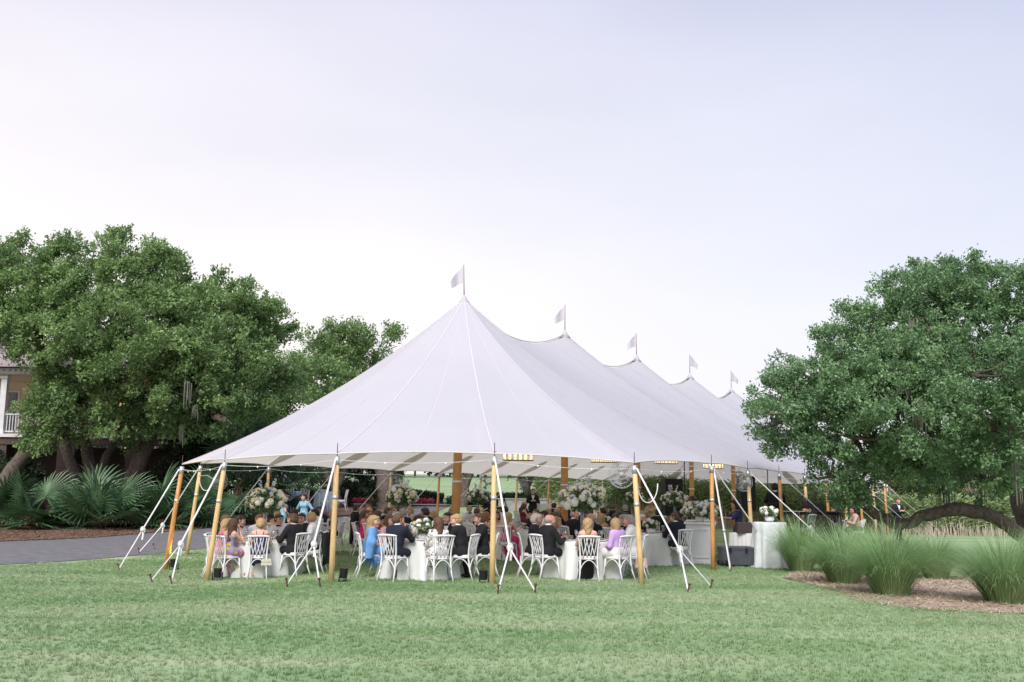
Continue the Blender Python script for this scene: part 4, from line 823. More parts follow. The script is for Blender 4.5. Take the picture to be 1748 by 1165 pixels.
def garment(c, what):
    if what in c['mesh']: return c['mesh'][what]
    F, J, G = c['F'], c['J'], c['G']; P = G.P; z = P[..., 2]; y = P[..., 1]; x = P[..., 0]; st = c['kind'].get('stand', False); f = c['kind']['sex'] == 'f'
    tor = F['torso']; ch = J['chest']; nz_ = J['neck'][2]; D = None
    fwd = lambda p0: (P - p0.astype(np.float32))
    if what == 'jacket':
        D = _smin(_smin(tor, G.field([J and (J['hip'] + np.array([-.07, -.02, -.06]), J['hip'] + np.array([.07, -.02, -.06]), .12, .12, .05)]), .05), F['arms'], .04) - .020
        D = np.maximum(D, (J['hip'][2] - (.17 if st else .09)) - z)
        cut = np.minimum.reduce([G.field([(J['wr'][q], J['hd'][q]*1.6-J['wr'][q]*.6, .05, .07, .01)]) for q in (0, 1)]); D = np.maximum(D, -(cut + .012))
        v = np.maximum(np.abs(x) - .075*np.clip((z - (J['waist'][2]+.03))/(nz_-J['waist'][2]-.03), 0, 1.3), J['waist'][2] + .03 - z); v = np.maximum(v, ch[1] + .02 + (z-ch[2])*.25 - y); D = np.maximum(D, -v)
        D = np.maximum(D, z - (nz_ + .035))
    elif what == 'shirt':
        D = _smin(tor, F['arms'], .04) - .009; col = G.field([(J['neck'] + np.array([0, -.004, -.02]), J['neck']*.62 + J['head']*.38 + np.array([0, -.012, -.028]), .074 if not f else .06, .062, .02)]); D = _smin(D, col, .03)
        cut = np.minimum.reduce([G.field([(J['wr'][q], J['hd'][q]*1.6-J['wr'][q]*.6, .05, .07, .01)]) for q in (0, 1)]); D = np.maximum(D, -(cut + .022)); D = np.maximum(D, (J['hip'][2]-.02) - z)
    elif what == 'trousers':
        D = _smin(G.field(c['g']['torso'][:1]), F['legs'], .06) - .016; D = np.maximum(D, .075 - z); D = np.maximum(D, z - (J['hip'][2] + .13))
    elif what in ('shoe0', 'shoe1'):
        q = int(what[4]); D = G.field([c['g']['feet'][q]]) - .010; D = np.maximum(D, z - .105)
    elif what in ('dress', 'strapless', 'halter', 'sleeved', 'gown'):
        sk = []
        if st:
            sk = [(J['hip'], np.array([0, 0, .55 if what != 'gown' else .12]), .15, .20 if what != 'gown' else .24, .08)]
        else:
            km = (J['kn'][0]+J['kn'][1])/2; am = (J['an'][0]+J['an'][1])/2
            for q in (0, 1): sk += [(J['hj'][q], J['kn'][q] + np.array([0, .01, .0]), .115, .085, .08)]
            sk += [(J['hip'], km, .12, .07, .08)]
            if what == 'gown' or what == 'strapless' or what == 'halter':
                for q in (0, 1): sk += [(J['kn'][q], J['an'][q] + np.array([(q*2-1)*.05, .02, 0]), .085, .12, .09)]
                sk += [(km, am + np.array([0, .02, 0]), .07, .12, .09), (J['hip'] + np.array([0, -.02, -.02]), am + np.array([0, -.10, .02]), .10, .13, .08)]
            else:
                for q in (0, 1): sk += [(J['kn'][q], J['kn'][q]*.5 + J['an'][q]*.5, .085, .095, .10)]
                sk += [(km, km*.5 + am*.5, .08, .10, .10), (J['hip'] + np.array([0, .05, -.03]), km*.5 + am*.5 + np.array([0, -.06, 0]), .08, .09, .08)]
        D = _smin(tor, G.field(sk), .06) - .012
        fold = .010*np.sin(26*np.arctan2(y - .25, x + 1e-4))*np.clip((.52-z)/.4, 0, 1); D = D + fold.astype(np.float32); D = np.maximum(D, .03 - z)
        top = ch[2] + (.035 if what in ('dress', 'strapless') else .02); 
        if what == 'sleeved' : 
            D = _smin(D, G.field([(J['sh'][q], J['el'][q], .055, .045, .03) for q in (0, 1)]) - .006, .03); D = np.maximum(D, z - (nz_ - .015))
        elif what == 'halter':
            back = np.maximum(y*0 + (y - (ch[1] - .02)), 0); tri = np.abs(x) - np.clip(.17 - (z - (ch[2]-.12))*.75, .035, .3); D = np.maximum(D, np.where(z > ch[2]-.12, tri, -1)); D = np.maximum(D, z - (nz_ + .01))
        else: D = np.maximum(D, z - top - .03*np.clip(np.abs(x)/.1, 0, 1)*(y > ch[1]))
    elif what == 'cardigan':
        D = _smin(tor, F['arms'], .05) - .024; cut = np.minimum.reduce([G.field([(J['wr'][q], J['hd'][q]*1.6-J['wr'][q]*.6, .05, .07, .01)]) for q in (0, 1)]); D = np.maximum(D, -(cut + .012)); D = np.maximum(D, (J['hip'][2]-.10) - z); D = np.maximum(D, z - (nz_ + .01))
    elif what == 'shawl':
        sh = []
        for q, s in enumerate((-1, 1)): sh += [(J['sh'][q], J['el'][q] + np.array([s*.03, -.04, .02]), .085, .10, .06), (J['el'][q] + np.array([s*.03, -.05, .02]), J['el'][q] + np.array([s*.05, -.10, -.34]), .10, .09, .07)]
        D = _smin(tor - .02, G.field(sh), .07); D = D + .008*np.sin(30*x + 22*y).astype(np.float32); D = np.maximum(D, z - (nz_ - .0)); D = np.maximum(D, (J['hip'][2] - .16) - z)
    me = iso_mesh(what, c, D); c['mesh'][what] = me; return me
def hair_mesh(c, style):
    kx = 'hair_' + style
    if kx in c['mesh']: return c['mesh'][kx]
    HG = c['head']
    if style in ('long', 'wavy', 'bob', 'curly'): HG = Grid(c['J']['head'] + np.array([-.24, -.27, -.46]), c['J']['head'] + np.array([.24, .22, .24]), .0105)
    D0, L = head_field(HG, c['kind'], c['J']); x, y, z = L[..., 0], L[..., 1], L[..., 2]
    cran = np.minimum(_rc(L, (0, -.035, .03), (0, .025, .03), .082, .074), _rc(L, (0, -.045, -.0), (0, -.02, .03), .080, .082)); th = .016 if style in ('short', 'crop') else .022
    D = cran - th + .006*np.sin(70*x + 20*z).astype(np.float32)*np.sin(55*y)
    face = np.maximum(np.maximum(.028 + .35*np.clip(z-.05, -1, .05) - y, z - .072), np.abs(x) - .085)*1.0      # the face stays free
    fr = np.maximum.reduce([(.030 - y), (z - (.078 - .3*np.abs(x)))]); D = np.maximum(D, -fr)
    if style in ('short', 'crop'):
        D = np.maximum(D, (-.045 + .35*np.clip(y+.02, -.1, .1)) - z); D = np.maximum(D, -(np.maximum(np.abs(z+.0)-.035, np.abs(y+.006)-.022) + 0*x + (np.abs(x) < .05)*1.0))
    elif style == 'bald':
        D = np.maximum(cran - .004, z - .015); D = np.maximum(D, -.04 - z); D = np.maximum(D, y - .0)
    elif style == 'bun':
        D = np.maximum(D, (-.055) - z); D = _smin(D, _rc(L, (0, -.125, -.03), (0, -.12, -.01), .042, .042), .02)
    elif style in ('long', 'wavy'):
        dn = -.34 if style == 'long' else -.28; fl = _rc(L, (0, -.075, .0), (0, -.115, dn), .088, .060); fl = _smin(fl, np.minimum(_rc(L, (-.07, -.03, .02), (-.085, -.03, dn*.75), .036, .030), _rc(L, (.07, -.03, .02), (.085, -.03, dn*.75), .036, .030)), .03)
        wob = (.011 if style == 'wavy' else .005)*np.sin(60*z + 25*x)*np.sin(65*x + 9*z); D = _smin(np.maximum(D, -.09-z), fl + wob.astype(np.float32), .03); D = np.maximum(D, -fr)
    elif style == 'bob':
        fl = np.minimum(_rc(L, (-.072, -.02, .02), (-.078, -.015, -.10), .036, .036), _rc(L, (.072, -.02, .02), (.078, -.015, -.10), .036, .036)); fl = np.minimum(fl, _rc(L, (0, -.07, 0), (0, -.075, -.09), .082, .075)); D = _smin(np.maximum(D, -.09-z), fl + (.006*np.sin(80*x)*np.sin(30*z)).astype(np.float32), .03); D = np.maximum(D, -fr)
    elif style == 'curly':
        D = _rc(L, (0, -.05, .05), (0, -.055, -.05), .125, .12) + (.016*np.sin(85*x)*np.sin(80*y+1)*np.sin(75*z)).astype(np.float32); D = np.maximum(D, -fr)
    D = np.maximum(D, -(D0 + .004)) if False else D
    V, Q = surface_nets(D, HG.lo, HG.h); me = mesh_np(kx, V, Q[:, ::-1]); c['mesh'][kx] = me; return me
def bow_mesh(c):
    if 'bow' in c['mesh']: return c['mesh']['bow']
    J = c['J']; p = J['neck']*.80 + J['head']*.20 + np.array([0, .082, -.035]); mb = MB()
    for s in (-1, 1): mb.box(p + np.array([s*.034, 0, 0]), (.052, .022, .036), 0, 1.0)
    mb.box(p, (.022, .028, .022)); me = mb.mesh('bow_tie', False); c['mesh']['bow'] = me; return me
def suspender_mesh(c):
    if 'susp' in c['mesh']: return c['mesh']['susp']
    J = c['J']; out = []
    for s in (-1, 1):
        mb = MB(); mb.strap([J['hip'] + np.array([s*.05, -.155, .10]), J['waist'] + np.array([s*.055, -.150, .0]), J['chest'] + np.array([s*.08, -.145, .03]), J['chest'] + np.array([s*.10, -.11, .11]), J['chest'] + np.array([s*.105, -.03, .165]), J['chest'] + np.array([s*.10, .07, .13]), J['chest'] + np.array([s*.09, .125, .02]), J['waist'] + np.array([s*.075, .135, 0])], .035, .012, side=(1, 0, 0)); out.append(mb.mesh('suspender', False))
    c['mesh']['susp'] = out; return out
SKINS = [mat('skin_light', (0.56, 0.34, 0.26), .55, (0.60, 0.36, 0.29), 14, .4), mat('skin_tan', (0.46, 0.25, 0.165), .55, (0.50, .28, .19), 14, .4), mat('skin_rosy', (0.58, 0.32, 0.25), .55), mat('skin_deep', (0.10, 0.05, 0.032), .5)]
HAIRS = dict(blond=mat('hair_blond', (0.42, 0.29, 0.15), .55, (0.30, 0.20, 0.10), 40, .5, .5, 90), brown=mat('hair_brown', (0.075, 0.040, 0.022), .5, (0.11, 0.06, 0.035), 40, .5, .5, 90), dark=mat('hair_dark', (0.020, 0.013, 0.011), .45, (0.035, .022, .018), 40, .5, .5, 90), grey=mat('hair_grey', (0.33, 0.32, 0.31), .6, (0.22, .215, .21), 40, .5, .5, 90), red=mat('hair_copper', (0.26, 0.115, 0.045), .5, (.20, .085, .035), 40, .5, .5, 90), white=mat('hair_white', (0.62, 0.58, 0.52), .6, bump=.4, bscale=90))
M_EYE = mat('eye_dark', (0.03, 0.022, 0.02), .3); M_BROW = mat('brow_hair', (0.10, 0.055, 0.03), .7); M_LIP = mat('lips', (0.42, 0.15, 0.13), .5)
M_TUX = mat('black_wool', (0.010, 0.010, 0.013), .85, (.015, .015, .019), 8, .5, .2, 120); M_NAVY = mat('navy_wool', (0.012, 0.015, 0.030), .85, bump=.2, bscale=120); M_SHIRT = mat('white_shirt_cotton', (0.72, 0.72, 0.76), .8, bump=.1, bscale=40); M_SHOE = mat('black_leather', (.012, .011, .011), .35)
def floral(name, base, cols, scale):
    m, nt, out = new_mat(name); L = nt.links; p = nt.nodes.new('ShaderNodeBsdfPrincipled'); p.inputs['Roughness'].default_value = .8; tc = nt.nodes.new('ShaderNodeTexCoord'); v = nt.nodes.new('ShaderNodeTexVoronoi'); v.inputs['Scale'].default_value = scale; L.new(tc.outputs['Object'], v.inputs['Vector'])
    sep = nt.nodes.new('ShaderNodeSeparateXYZ'); L.new(v.outputs['Color'], sep.inputs[0]); r = nt.nodes.new('ShaderNodeValToRGB'); r.color_ramp.interpolation = 'CONSTANT'; n = len(cols) + 1; el = r.color_ramp.elements; el[0].color = (*base, 1); el[1].position = 1/n; el[1].color = (*cols[0], 1)
    for q in range(1, len(cols)): e_ = el.new((q+1)/n); e_.color = (*cols[q], 1)
    L.new(sep.outputs[0], r.inputs[0]); L.new(r.outputs[0], p.inputs['Base Color']); L.new(p.outputs[0], out.inputs[0]); return m
D_ = dict(navy=mat('navy_satin', (0.022, 0.022, 0.085), .5), pinkfloral=floral('pink_floral', (.55, .07, .12), [(.60, .16, .05), (.22, .10, .32), (.62, .12, .28)], 16), greyfloral=floral('grey_floral', (.30, .28, .38), [(.62, .45, .04), (.40, .12, .30), (.24, .26, .40), (.28, .25, .33)], 14), hotpink=mat('hot_pink_silk', (.68, .02, .17), .5), magenta=mat('magenta_silk', (.56, .025, .14), .55), blackd=mat('black_crepe', (.012, .012, .015), .8), white=floral('white_cutout_lace', (.72, .70, .68), [(.72, .70, .69), (.70, .69, .68), (.10, .05, .05)], 42), lilac=mat('lilac_knit', (.50, .32, .62), .8), lime=floral('lime_floral', (.42, .45, .03), [(.50, .52, .30), (.25, .35, .05), (.48, .22, .18)], 26), blue=mat('dusty_blue_cotton', (.22, .40, .50), .8, (.19, .35, .44), 5, .5), yellow=mat('marigold_silk', (.62, .34, .07), .6), greyblue=mat('grey_blue_silk', (.26, .32, .46), .6), shawl=mat('cornflower_shawl', (.10, .24, .48), .85, (.13, .30, .56), 9, .5), sage=mat('pale_green_satin', (.42, .44, .26), .6), blush=mat('blush_silk', (.58, .36, .30), .6), wine=mat('wine_silk', (.14, .01, .03), .6), white2=mat('white_jacket', (.66, .65, .63), .8))
# pose library
PO = dict(
    mA=dict(sex='m', lean=.10, arms='table'), mB=dict(sex='m', lean=.24, arms='table', yaw=.55, pitch=-.18), mC=dict(sex='m', lean=.12, arms=('table', 'face'), yaw=-.45), mD=dict(sex='m', lean=.03, arms='lap', yaw=-.75), mBig=dict(sex='m', lean=.12, arms='table', yaw=-.3, big=True), mE=dict(sex='m', lean=.20, arms=('reach', 'table'), yaw=.9, pitch=-.12),
    fA=dict(sex='f', lean=.08, arms='table'), fB=dict(sex='f', lean=.12, arms=('table', 'face'), yaw=.5), fC=dict(sex='f', lean=.0, arms='lap', yaw=-.55), fD=dict(sex='f', lean=.22, arms='table', yaw=.8, pitch=-.1),
    smA=dict(sex='m', stand=True, arms='cross'), smB=dict(sex='m', stand=True, arms='reach', lean=.08, pitch=-.35), sfA=dict(sex='f', stand=True, arms='hips'), sfB=dict(sex='f', stand=True, arms='lap', lean=.06, yaw=-.5, pitch=-.2), sfC=dict(sex='f', stand=True, arms='reach', lean=.12, pitch=-.3))
def person(x, y, rz, pose, outfit, hair, hcol, label, skin=0, col=None, group='guests at the tables', z=None, sc=1.0, colb=None):
    """body, then hair and clothes as children"""
    c = figure(PO[pose]); zz = float(gz(x, y)) if z is None else z
    o = link('person', body_mesh(c), [SKINS[skin], M_EYE, HAIRS[hcol] if hcol in HAIRS else M_BROW, M_LIP], None, (x, y, zz), rz, objmat=True); o.scale = (sc, sc, sc); tag(o, label, 'person', group)
    def ch(name, me, m):
        if me is not None: return link(name, me, [m], o, objmat=True)
    if hair: ch('hair', hair_mesh(c, hair), HAIRS[hcol])
    if outfit in ('tux', 'suit', 'shirt', 'susp', 'polo'):
        if outfit == 'polo': ch('shirt', garment(c, 'shirt'), col)
        else: ch('shirt', garment(c, 'shirt'), M_SHIRT)
        ch('trousers', garment(c, 'trousers'), col if outfit in ('tux', 'suit') and col else M_TUX); ch('shoe', garment(c, 'shoe0'), M_SHOE); ch('shoe', garment(c, 'shoe1'), M_SHOE)
        if outfit in ('tux', 'suit'): ch('jacket', garment(c, 'jacket'), col or M_TUX)
        if outfit != 'polo': ch('bow_tie', bow_mesh(c), M_TUX)
        if outfit == 'susp': [ch('suspender', me_, M_TUX) for me_ in suspender_mesh(c)]
    else:
        if outfit in ('cardigan', 'shawl'): ch('dress', garment(c, 'dress'), colb or col); s_ = ch('outer_' + outfit if outfit == 'cardigan' else 'shawl', garment(c, outfit), col)
        else: ch('dress', garment(c, outfit), col)
        if outfit == 'dress':                       # thin straps over the shoulders
            J = c['J']
            if 'straps' not in c['mesh']:
                c['mesh']['straps'] = []
                for s in (-1, 1): mb = MB(); mb.tube([J['chest'] + np.array([s*.06, -.108, .0]), J['chest'] + np.array([s*.075, -.092, .08]), J['chest'] + np.array([s*.085, -.015, .148]), J['chest'] + np.array([s*.075, .07, .08]), J['chest'] + np.array([s*.06, .10, .03])], .006, 5); c['mesh']['straps'].append(mb.mesh('strap'))
            for me_ in c['mesh']['straps']: ch('strap', me_, col)
        if outfit == 'shawl':
            J = c['J']; mb = MB(); rs = np.random.default_rng(3)
            for q in range(90):                      # fringe
                s = rs.choice((-1, 1)); yy = rs.uniform(-.16, .12); xx = s*rs.uniform(.16, .27); z0 = J['hip'][2] - .12; mb.tube([(xx, yy, z0), (xx + rs.normal(0, .01), yy + rs.normal(0, .01), z0 - rs.uniform(.16, .24))], .0035, 4)
            struct(mb.build('fringe', col, o), 'stuff')
    return o
# ------------------------------------------------------------------ guests: table, angle (0 = nearest the camera, +90 = right), distance, pose, outfit, hair, hair colour, skin, cloth, what marks them out
GUESTS = [
 ('A', -95, 1.02, 'mA', 'tux', 'short', 'brown', 0, None, 'man in black jacket at the far left seat of the near left table'),
 ('A', -64, 1.02, 'fD', 'sleeved', 'wavy', 'blond', 0, 'pinkfloral', 'blonde woman in a red and pink floral dress'),
 ('A', -34, 1.05, 'fB', 'strapless', 'long', 'brown', 0, 'greyfloral', 'woman with long brown hair in a grey and yellow floral gown'),
 ('A', 8, 1.06, 'fA', 'dress', 'bun', 'blond', 0, 'navy', 'blonde woman with a low bun in a navy strap dress'),
 ('A', 52, 1.04, 'mA', 'tux', 'short', 'brown', 0, None, 'man in black suit seen from behind beside the navy dress'),
 ('A', 86, 1.12, 'mD', 'shirt', 'short', 'blond', 0, None, 'fair haired guest in white shirt with black jacket hung on the chair'),
 ('A', 128, 1.05, 'mE', 'tux', 'short', 'dark', 0, None, 'dark haired man in tuxedo beyond the man in black suit'),
 ('A', 172, 1.04, 'mE', 'shirt', 'short', 'dark', 0, None, 'dark haired man in white shirt and bow tie turning sideways'),
 ('A', -158, 1.04, 'mA', 'shirt', 'short', 'red', 2, None, 'copper haired man in white shirt and bow tie facing the camera'),
 ('A', -124, 1.03, 'mB', 'shirt', 'short', 'dark', 0, None, 'dark haired man in white shirt bending over the near left table'),
 ('B', -76, 1.05, 'fC', 'shawl', 'long', 'blond', 0, 'shawl', 'woman with long blonde hair wrapped in a blue fringed shawl'),
 ('B', -24, 1.06, 'mC', 'suit', 'short', 'brown', 2, 'NAVY', 'brown haired man in navy suit raising his hand'),
 ('B', 26, 1.08, 'fA', 'sleeved', 'long', 'brown', 0, 'white', 'brown haired woman in a white lace dress with cut-outs'),
 ('B', 62, 1.06, 'mB', 'tux', 'short', 'blond', 0, None, 'fair haired man in black suit leaning left'),
 ('B', 96, 1.35, 'mA', 'tux', 'short', 'brown', 0, None, 'man in black suit half hidden behind the centre front pole'),
 ('B', 146, 1.05, 'mA', 'tux', 'short', 'dark', 0, None, 'young dark haired man in tuxedo facing the camera'),
 ('B', -172, 1.05, 'fB', 'dress', 'bun', 'dark', 0, 'blush', 'dark haired woman with hands raised to her face'),
 ('B', -130, 1.05, 'fA', 'dress', 'bob', 'brown', 0, 'greyblue', 'brown haired woman in a grey blue dress'),
 ('C', -86, 1.12, 'mA', 'tux', 'short', 'white', 2, None, 'white haired man in black suit left of the bald man'),
 ('C', -52, 1.06, 'mBig', 'tux', 'bald', 'grey', 2, None, 'large balding grey haired man in black suit'),
 ('C', 2, 1.06, 'fA', 'halter', 'wavy', 'blond', 0, 'blackd', 'blonde woman in a black halter gown seen from behind'),
 ('C', 40, 1.05, 'fC', 'cardigan', 'bob', 'blond', 1, 'lilac', 'blonde woman in lilac cardigan and skirt'),
 ('C', 74, 1.12, 'mA', 'suit', 'short', 'grey', 2, 'WHITE', 'grey haired guest in a white jacket'),
 ('C', 108, 1.1, 'mC', 'tux', 'short', 'grey', 0, None, 'man in black suit behind the white jacket and the pale pole'),
 ('C', 165, 1.05, 'mD', 'tux', 'bald', 'grey', 2, None, 'balding man in tuxedo behind the glass vase'),
 ('C', -142, 1.05, 'fD', 'dress', 'long', 'blond', 0, 'blackd', 'woman with long blonde hair beside the tall glass vase'),
 ('D', 34, 1.05, 'mB', 'suit', 'short', 'brown', 2, 'NAVY', 'brown haired man in dark suit bending over by the white bar'),
 ('D', -60, 1.08, 'mA', 'tux', 'short', 'dark', 0, None, 'man in black suit right of the pale corner pole'),
 ('D', -170, 1.0, 'fD', 'dress', 'bob', 'white', 2, 'blush', 'pale haired woman in blush dress at the table by the bar'),
 ('D', 130, 1.05, 'mD', 'tux', 'short', 'dark', 1, None, 'man in black at the far side of the table by the bar'),
 ('D', -118, 1.05, 'fC', 'dress', 'wavy', 'brown', 1, 'wine', 'brown haired woman at the left of the table by the bar'),
 ('E', -108, 1.08, 'mD', 'shirt', 'bald', 'brown', 1, None, 'bald man in white shirt with a jacket hung behind him'),
 ('E', -70, 1.1, 'fC', 'strapless', 'long', 'brown', 1, 'hotpink', 'long haired woman in a hot pink strapless gown'),
 ('E', -34, 1.1, 'fA', 'halter', 'bun', 'brown', 1, 'hotpink', 'brown haired woman in hot pink with a bare back'),
 ('E', 8, 1.08, 'mB', 'tux', 'short', 'grey', 0, None, 'grey haired man in black below the tall roses'),
 ('E', 48, 1.1, 'mA', 'tux', 'short', 'dark', 0, None, 'dark haired man in black jacket right of the tall roses'),
 ('E', 88, 1.08, 'fD', 'dress', 'long', 'blond', 0, 'blackd', 'woman with blonde ponytail left of the first mast'),
 ('E', 140, 1.08, 'mC', 'tux', 'short', 'dark', 1, None, 'man in tuxedo behind the tall roses'),
 ('E', -150, 1.08, 'mE', 'tux', 'short', 'brown', 0, None, 'man in tuxedo facing right at the table of the pink dresses'),
 ('F', -18, 1.08, 'fA', 'gown', 'long', 'blond', 0, 'magenta', 'blonde woman in a magenta gown seen from behind'),
 ('F', 46, 1.1, 'mB', 'susp', 'short', 'dark', 0, None, 'dark haired man in white shirt with black suspenders'),
 ('F', -72, 1.08, 'fB', 'dress', 'long', 'red', 0, 'blackd', 'long copper haired woman in black left of the magenta gown'),
 ('F', 92, 1.08, 'fA', 'sleeved', 'long', 'brown', 0, 'greyblue', 'brown haired woman beyond the suspenders man'),
 ('F', 150, 1.06, 'mA', 'tux', 'short', 'brown', 0, None, 'man facing the camera beyond the magenta gown'),
 ('F', -140, 1.06, 'fC', 'dress', 'bob', 'dark', 1, 'blush', 'dark haired woman opposite the magenta gown'),
 ('G', -12, 1.05, 'fA', 'strapless', 'bob', 'blond', 1, 'lime', 'tanned blonde woman in a lime floral strapless dress'),
 ('G', -60, 1.08, 'mD', 'tux', 'bald', 'grey', 2, None, 'bald man in black beyond the black halter gown'),
 ('G', 70, 1.08, 'mA', 'tux', 'short', 'grey', 0, None, 'grey haired man right of the lime floral dress'),
 ('G', 140, 1.06, 'fC', 'dress', 'bun', 'dark', 0, 'blackd', 'dark haired woman in black beyond the lime floral dress'),
 ('G', -150, 1.06, 'mE', 'tux', 'short', 'dark', 2, None, 'dark haired man in tuxedo beyond the lime floral dress'),
 ('H', -30, 1.08, 'fD', 'dress', 'bun', 'blond', 1, 'yellow', 'blonde woman in a marigold dress behind the near left table'),
 ('H', 40, 1.1, 'mB', 'shirt', 'short', 'dark', 0, None, 'dark haired man in white sleeves behind the near left table'),
 ('H', 80, 1.1, 'fC', 'dress', 'wavy', 'blond', 0, 'blackd', 'blonde woman in profile left of the pale pole'),
 ('H', 5, 1.1, 'mA', 'tux', 'short', 'dark', 3, None, 'man in tuxedo from behind at the table by the driveway'),
 ('H', 150, 1.08, 'mE', 'tux', 'short', 'dark', 1, None, 'man in tuxedo at the far side by the driveway'),
 ('I', -60, 1.08, 'mA', 'polo', 'short', 'grey', 2, 'WHITE', 'grey cropped man in pale shirt left of the first mast'),
 ('I', 0, 1.08, 'fC', 'halter', 'bun', 'brown', 1, 'blackd', 'brown haired woman in black right of the first mast'),
 ('I', 60, 1.08, 'mB', 'polo', 'short', 'dark', 1, 'WHITE', 'dark haired man in pale shirt at a far table'),
 ('I', 150, 1.08, 'mA', 'tux', 'short', 'brown', 0, None, 'man in tuxedo facing the camera at a far table left of the second mast'),
 ('J', -50, 1.08, 'mA', 'tux', 'bald', 'grey', 1, None, 'balding man in black at a far table below the pale arrangement'),
 ('J', 10, 1.08, 'mD', 'tux', 'short', 'white', 2, None, 'white haired man from behind at a far table'),
 ('J', 60, 1.08, 'mC', 'tux', 'short', 'dark', 2, None, 'dark haired man in profile at a far table'),
 ('J', 150, 1.08, 'fA', 'halter', 'bun', 'dark', 0, 'blackd', 'dark haired woman in black facing the camera at a far table'),
 ('J', -140, 1.08, 'mE', 'tux', 'short', 'red', 2, None, 'copper haired man in black at a far table'),
 ('K', -40, 1.08, 'mA', 'tux', 'short', 'dark', 1, None, 'dark haired man in black left of the band microphones'),
 ('K', 30, 1.08, 'fC', 'dress', 'wavy', 'red', 2, 'blush', 'copper haired woman at the far table behind the bar'),
 ('K', -120, 1.08, 'fB', 'dress', 'bun', 'brown', 1, 'blackd', 'brown haired woman in black before the reeds'),
 ('K', 130, 1.08, 'mA', 'tux', 'short', 'brown', 0, None, 'man in tuxedo facing the camera behind the bar'),
 ('L', 20, 1.08, 'mA', 'tux', 'short', 'dark', 0, None, 'dark haired man in black at the farthest table by the hedge'),
 ('L', -60, 1.08, 'fA', 'dress', 'wavy', 'brown', 0, 'wine', 'brown haired woman at the farthest table by the hedge'),
 ('M', -30, 1.08, 'mA', 'tux', 'short', 'grey', 2, None, 'grey haired man in black at the farthest table before the reeds'),
 ('N', -60, 1.08, 'mA', 'tux', 'short', 'dark', 0, None, 'dark haired man in black at the far table by the left side poles'),
 ('N', -10, 1.08, 'fC', 'halter', 'long', 'dark', 1, 'blackd', 'long dark haired woman in black at the far table by the left side poles'),
 ('N', 40, 1.08, 'mB', 'shirt', 'short', 'brown', 0, None, 'man in white shirt at the far table by the left side poles'),
 ('N', 110, 1.08, 'fB', 'dress', 'wavy', 'blond', 0, 'greyblue', 'blonde woman in grey blue at the far table by the left side poles'),
 ('N', -140, 1.08, 'mA', 'tux', 'short', 'red', 2, None, 'copper haired man facing the camera by the left side poles'),
 ('I', -110, 1.08, 'fB', 'dress', 'long', 'blond', 0, 'wine', 'blonde woman in wine red at a far table'),
 ('I', 105, 1.08, 'mC', 'tux', 'short', 'dark', 0, None, 'dark haired man with raised hand at a far table'),
 ('I', -160, 1.08, 'mA', 'shirt', 'short', 'grey', 2, None, 'grey haired man in white shirt facing the camera at a far table'),
 ('J', 100, 1.08, 'fB', 'dress', 'wavy', 'red', 0, 'wine', 'copper haired woman in wine red at a far table'),
 ('J', -95, 1.08, 'fC', 'strapless', 'bun', 'blond', 1, 'magenta', 'blonde woman in magenta at a far table'),
 ('K', 80, 1.08, 'mC', 'shirt', 'short', 'dark', 0, None, 'dark haired man in white shirt at the far table behind the bar'),
 ('K', -80, 1.08, 'fA', 'dress', 'long', 'blond', 0, 'navy', 'long blonde haired woman in navy at the far table behind the bar'),
 ('L', 80, 1.08, 'mB', 'tux', 'short', 'grey', 2, None, 'grey haired man in black at the farthest table by the hedge'),
 ('L', -120, 1.08, 'mA', 'tux', 'bald', 'grey', 1, None, 'balding man in black at the farthest table by the hedge'),
 ('M', -80, 1.08, 'mB', 'tux', 'short', 'brown', 0, None, 'brown haired man in black at the farthest table before the reeds'),
 ('M', 110, 1.08, 'fB', 'dress', 'bun', 'dark', 0, 'blackd', 'dark haired woman in black at the farthest table before the reeds'),
 ('M', 50, 1.08, 'fC', 'dress', 'bob', 'blond', 1, 'sage', 'blonde woman at the farthest table before the reeds'),
]
COLS = dict(NAVY=M_NAVY, WHITE=D_['white2'])
rs = np.random.default_rng(5)
for k, ang, r, pose, outfit, hair, hcol, skin, colk, desc in GUESTS:
    tx, ty, _ = TABLES[k]; a = R(ang); x, y = tx + r*math.sin(a), ty - r*math.cos(a); rz = a + rs.normal(0, .07); col = None if colk is None else COLS.get(colk) or D_[colk]
    bend = .0
    chair(x - .02*math.sin(a), y + .02*math.cos(a), rz, ('white slat back chair of the ' + desc) if len(desc.split()) < 11 else 'white chair of ' + ' '.join(desc.split()[:13]), far=y > 31)
    person(x - .10*math.sin(a), y + .10*math.cos(a), rz, pose, outfit, hair, hcol, desc, skin, col, colb=mat('white_skirt', (.66, .64, .64), .8) if outfit == 'cardigan' else None, sc=.97 if PO[pose]['sex'] == 'm' else .96)
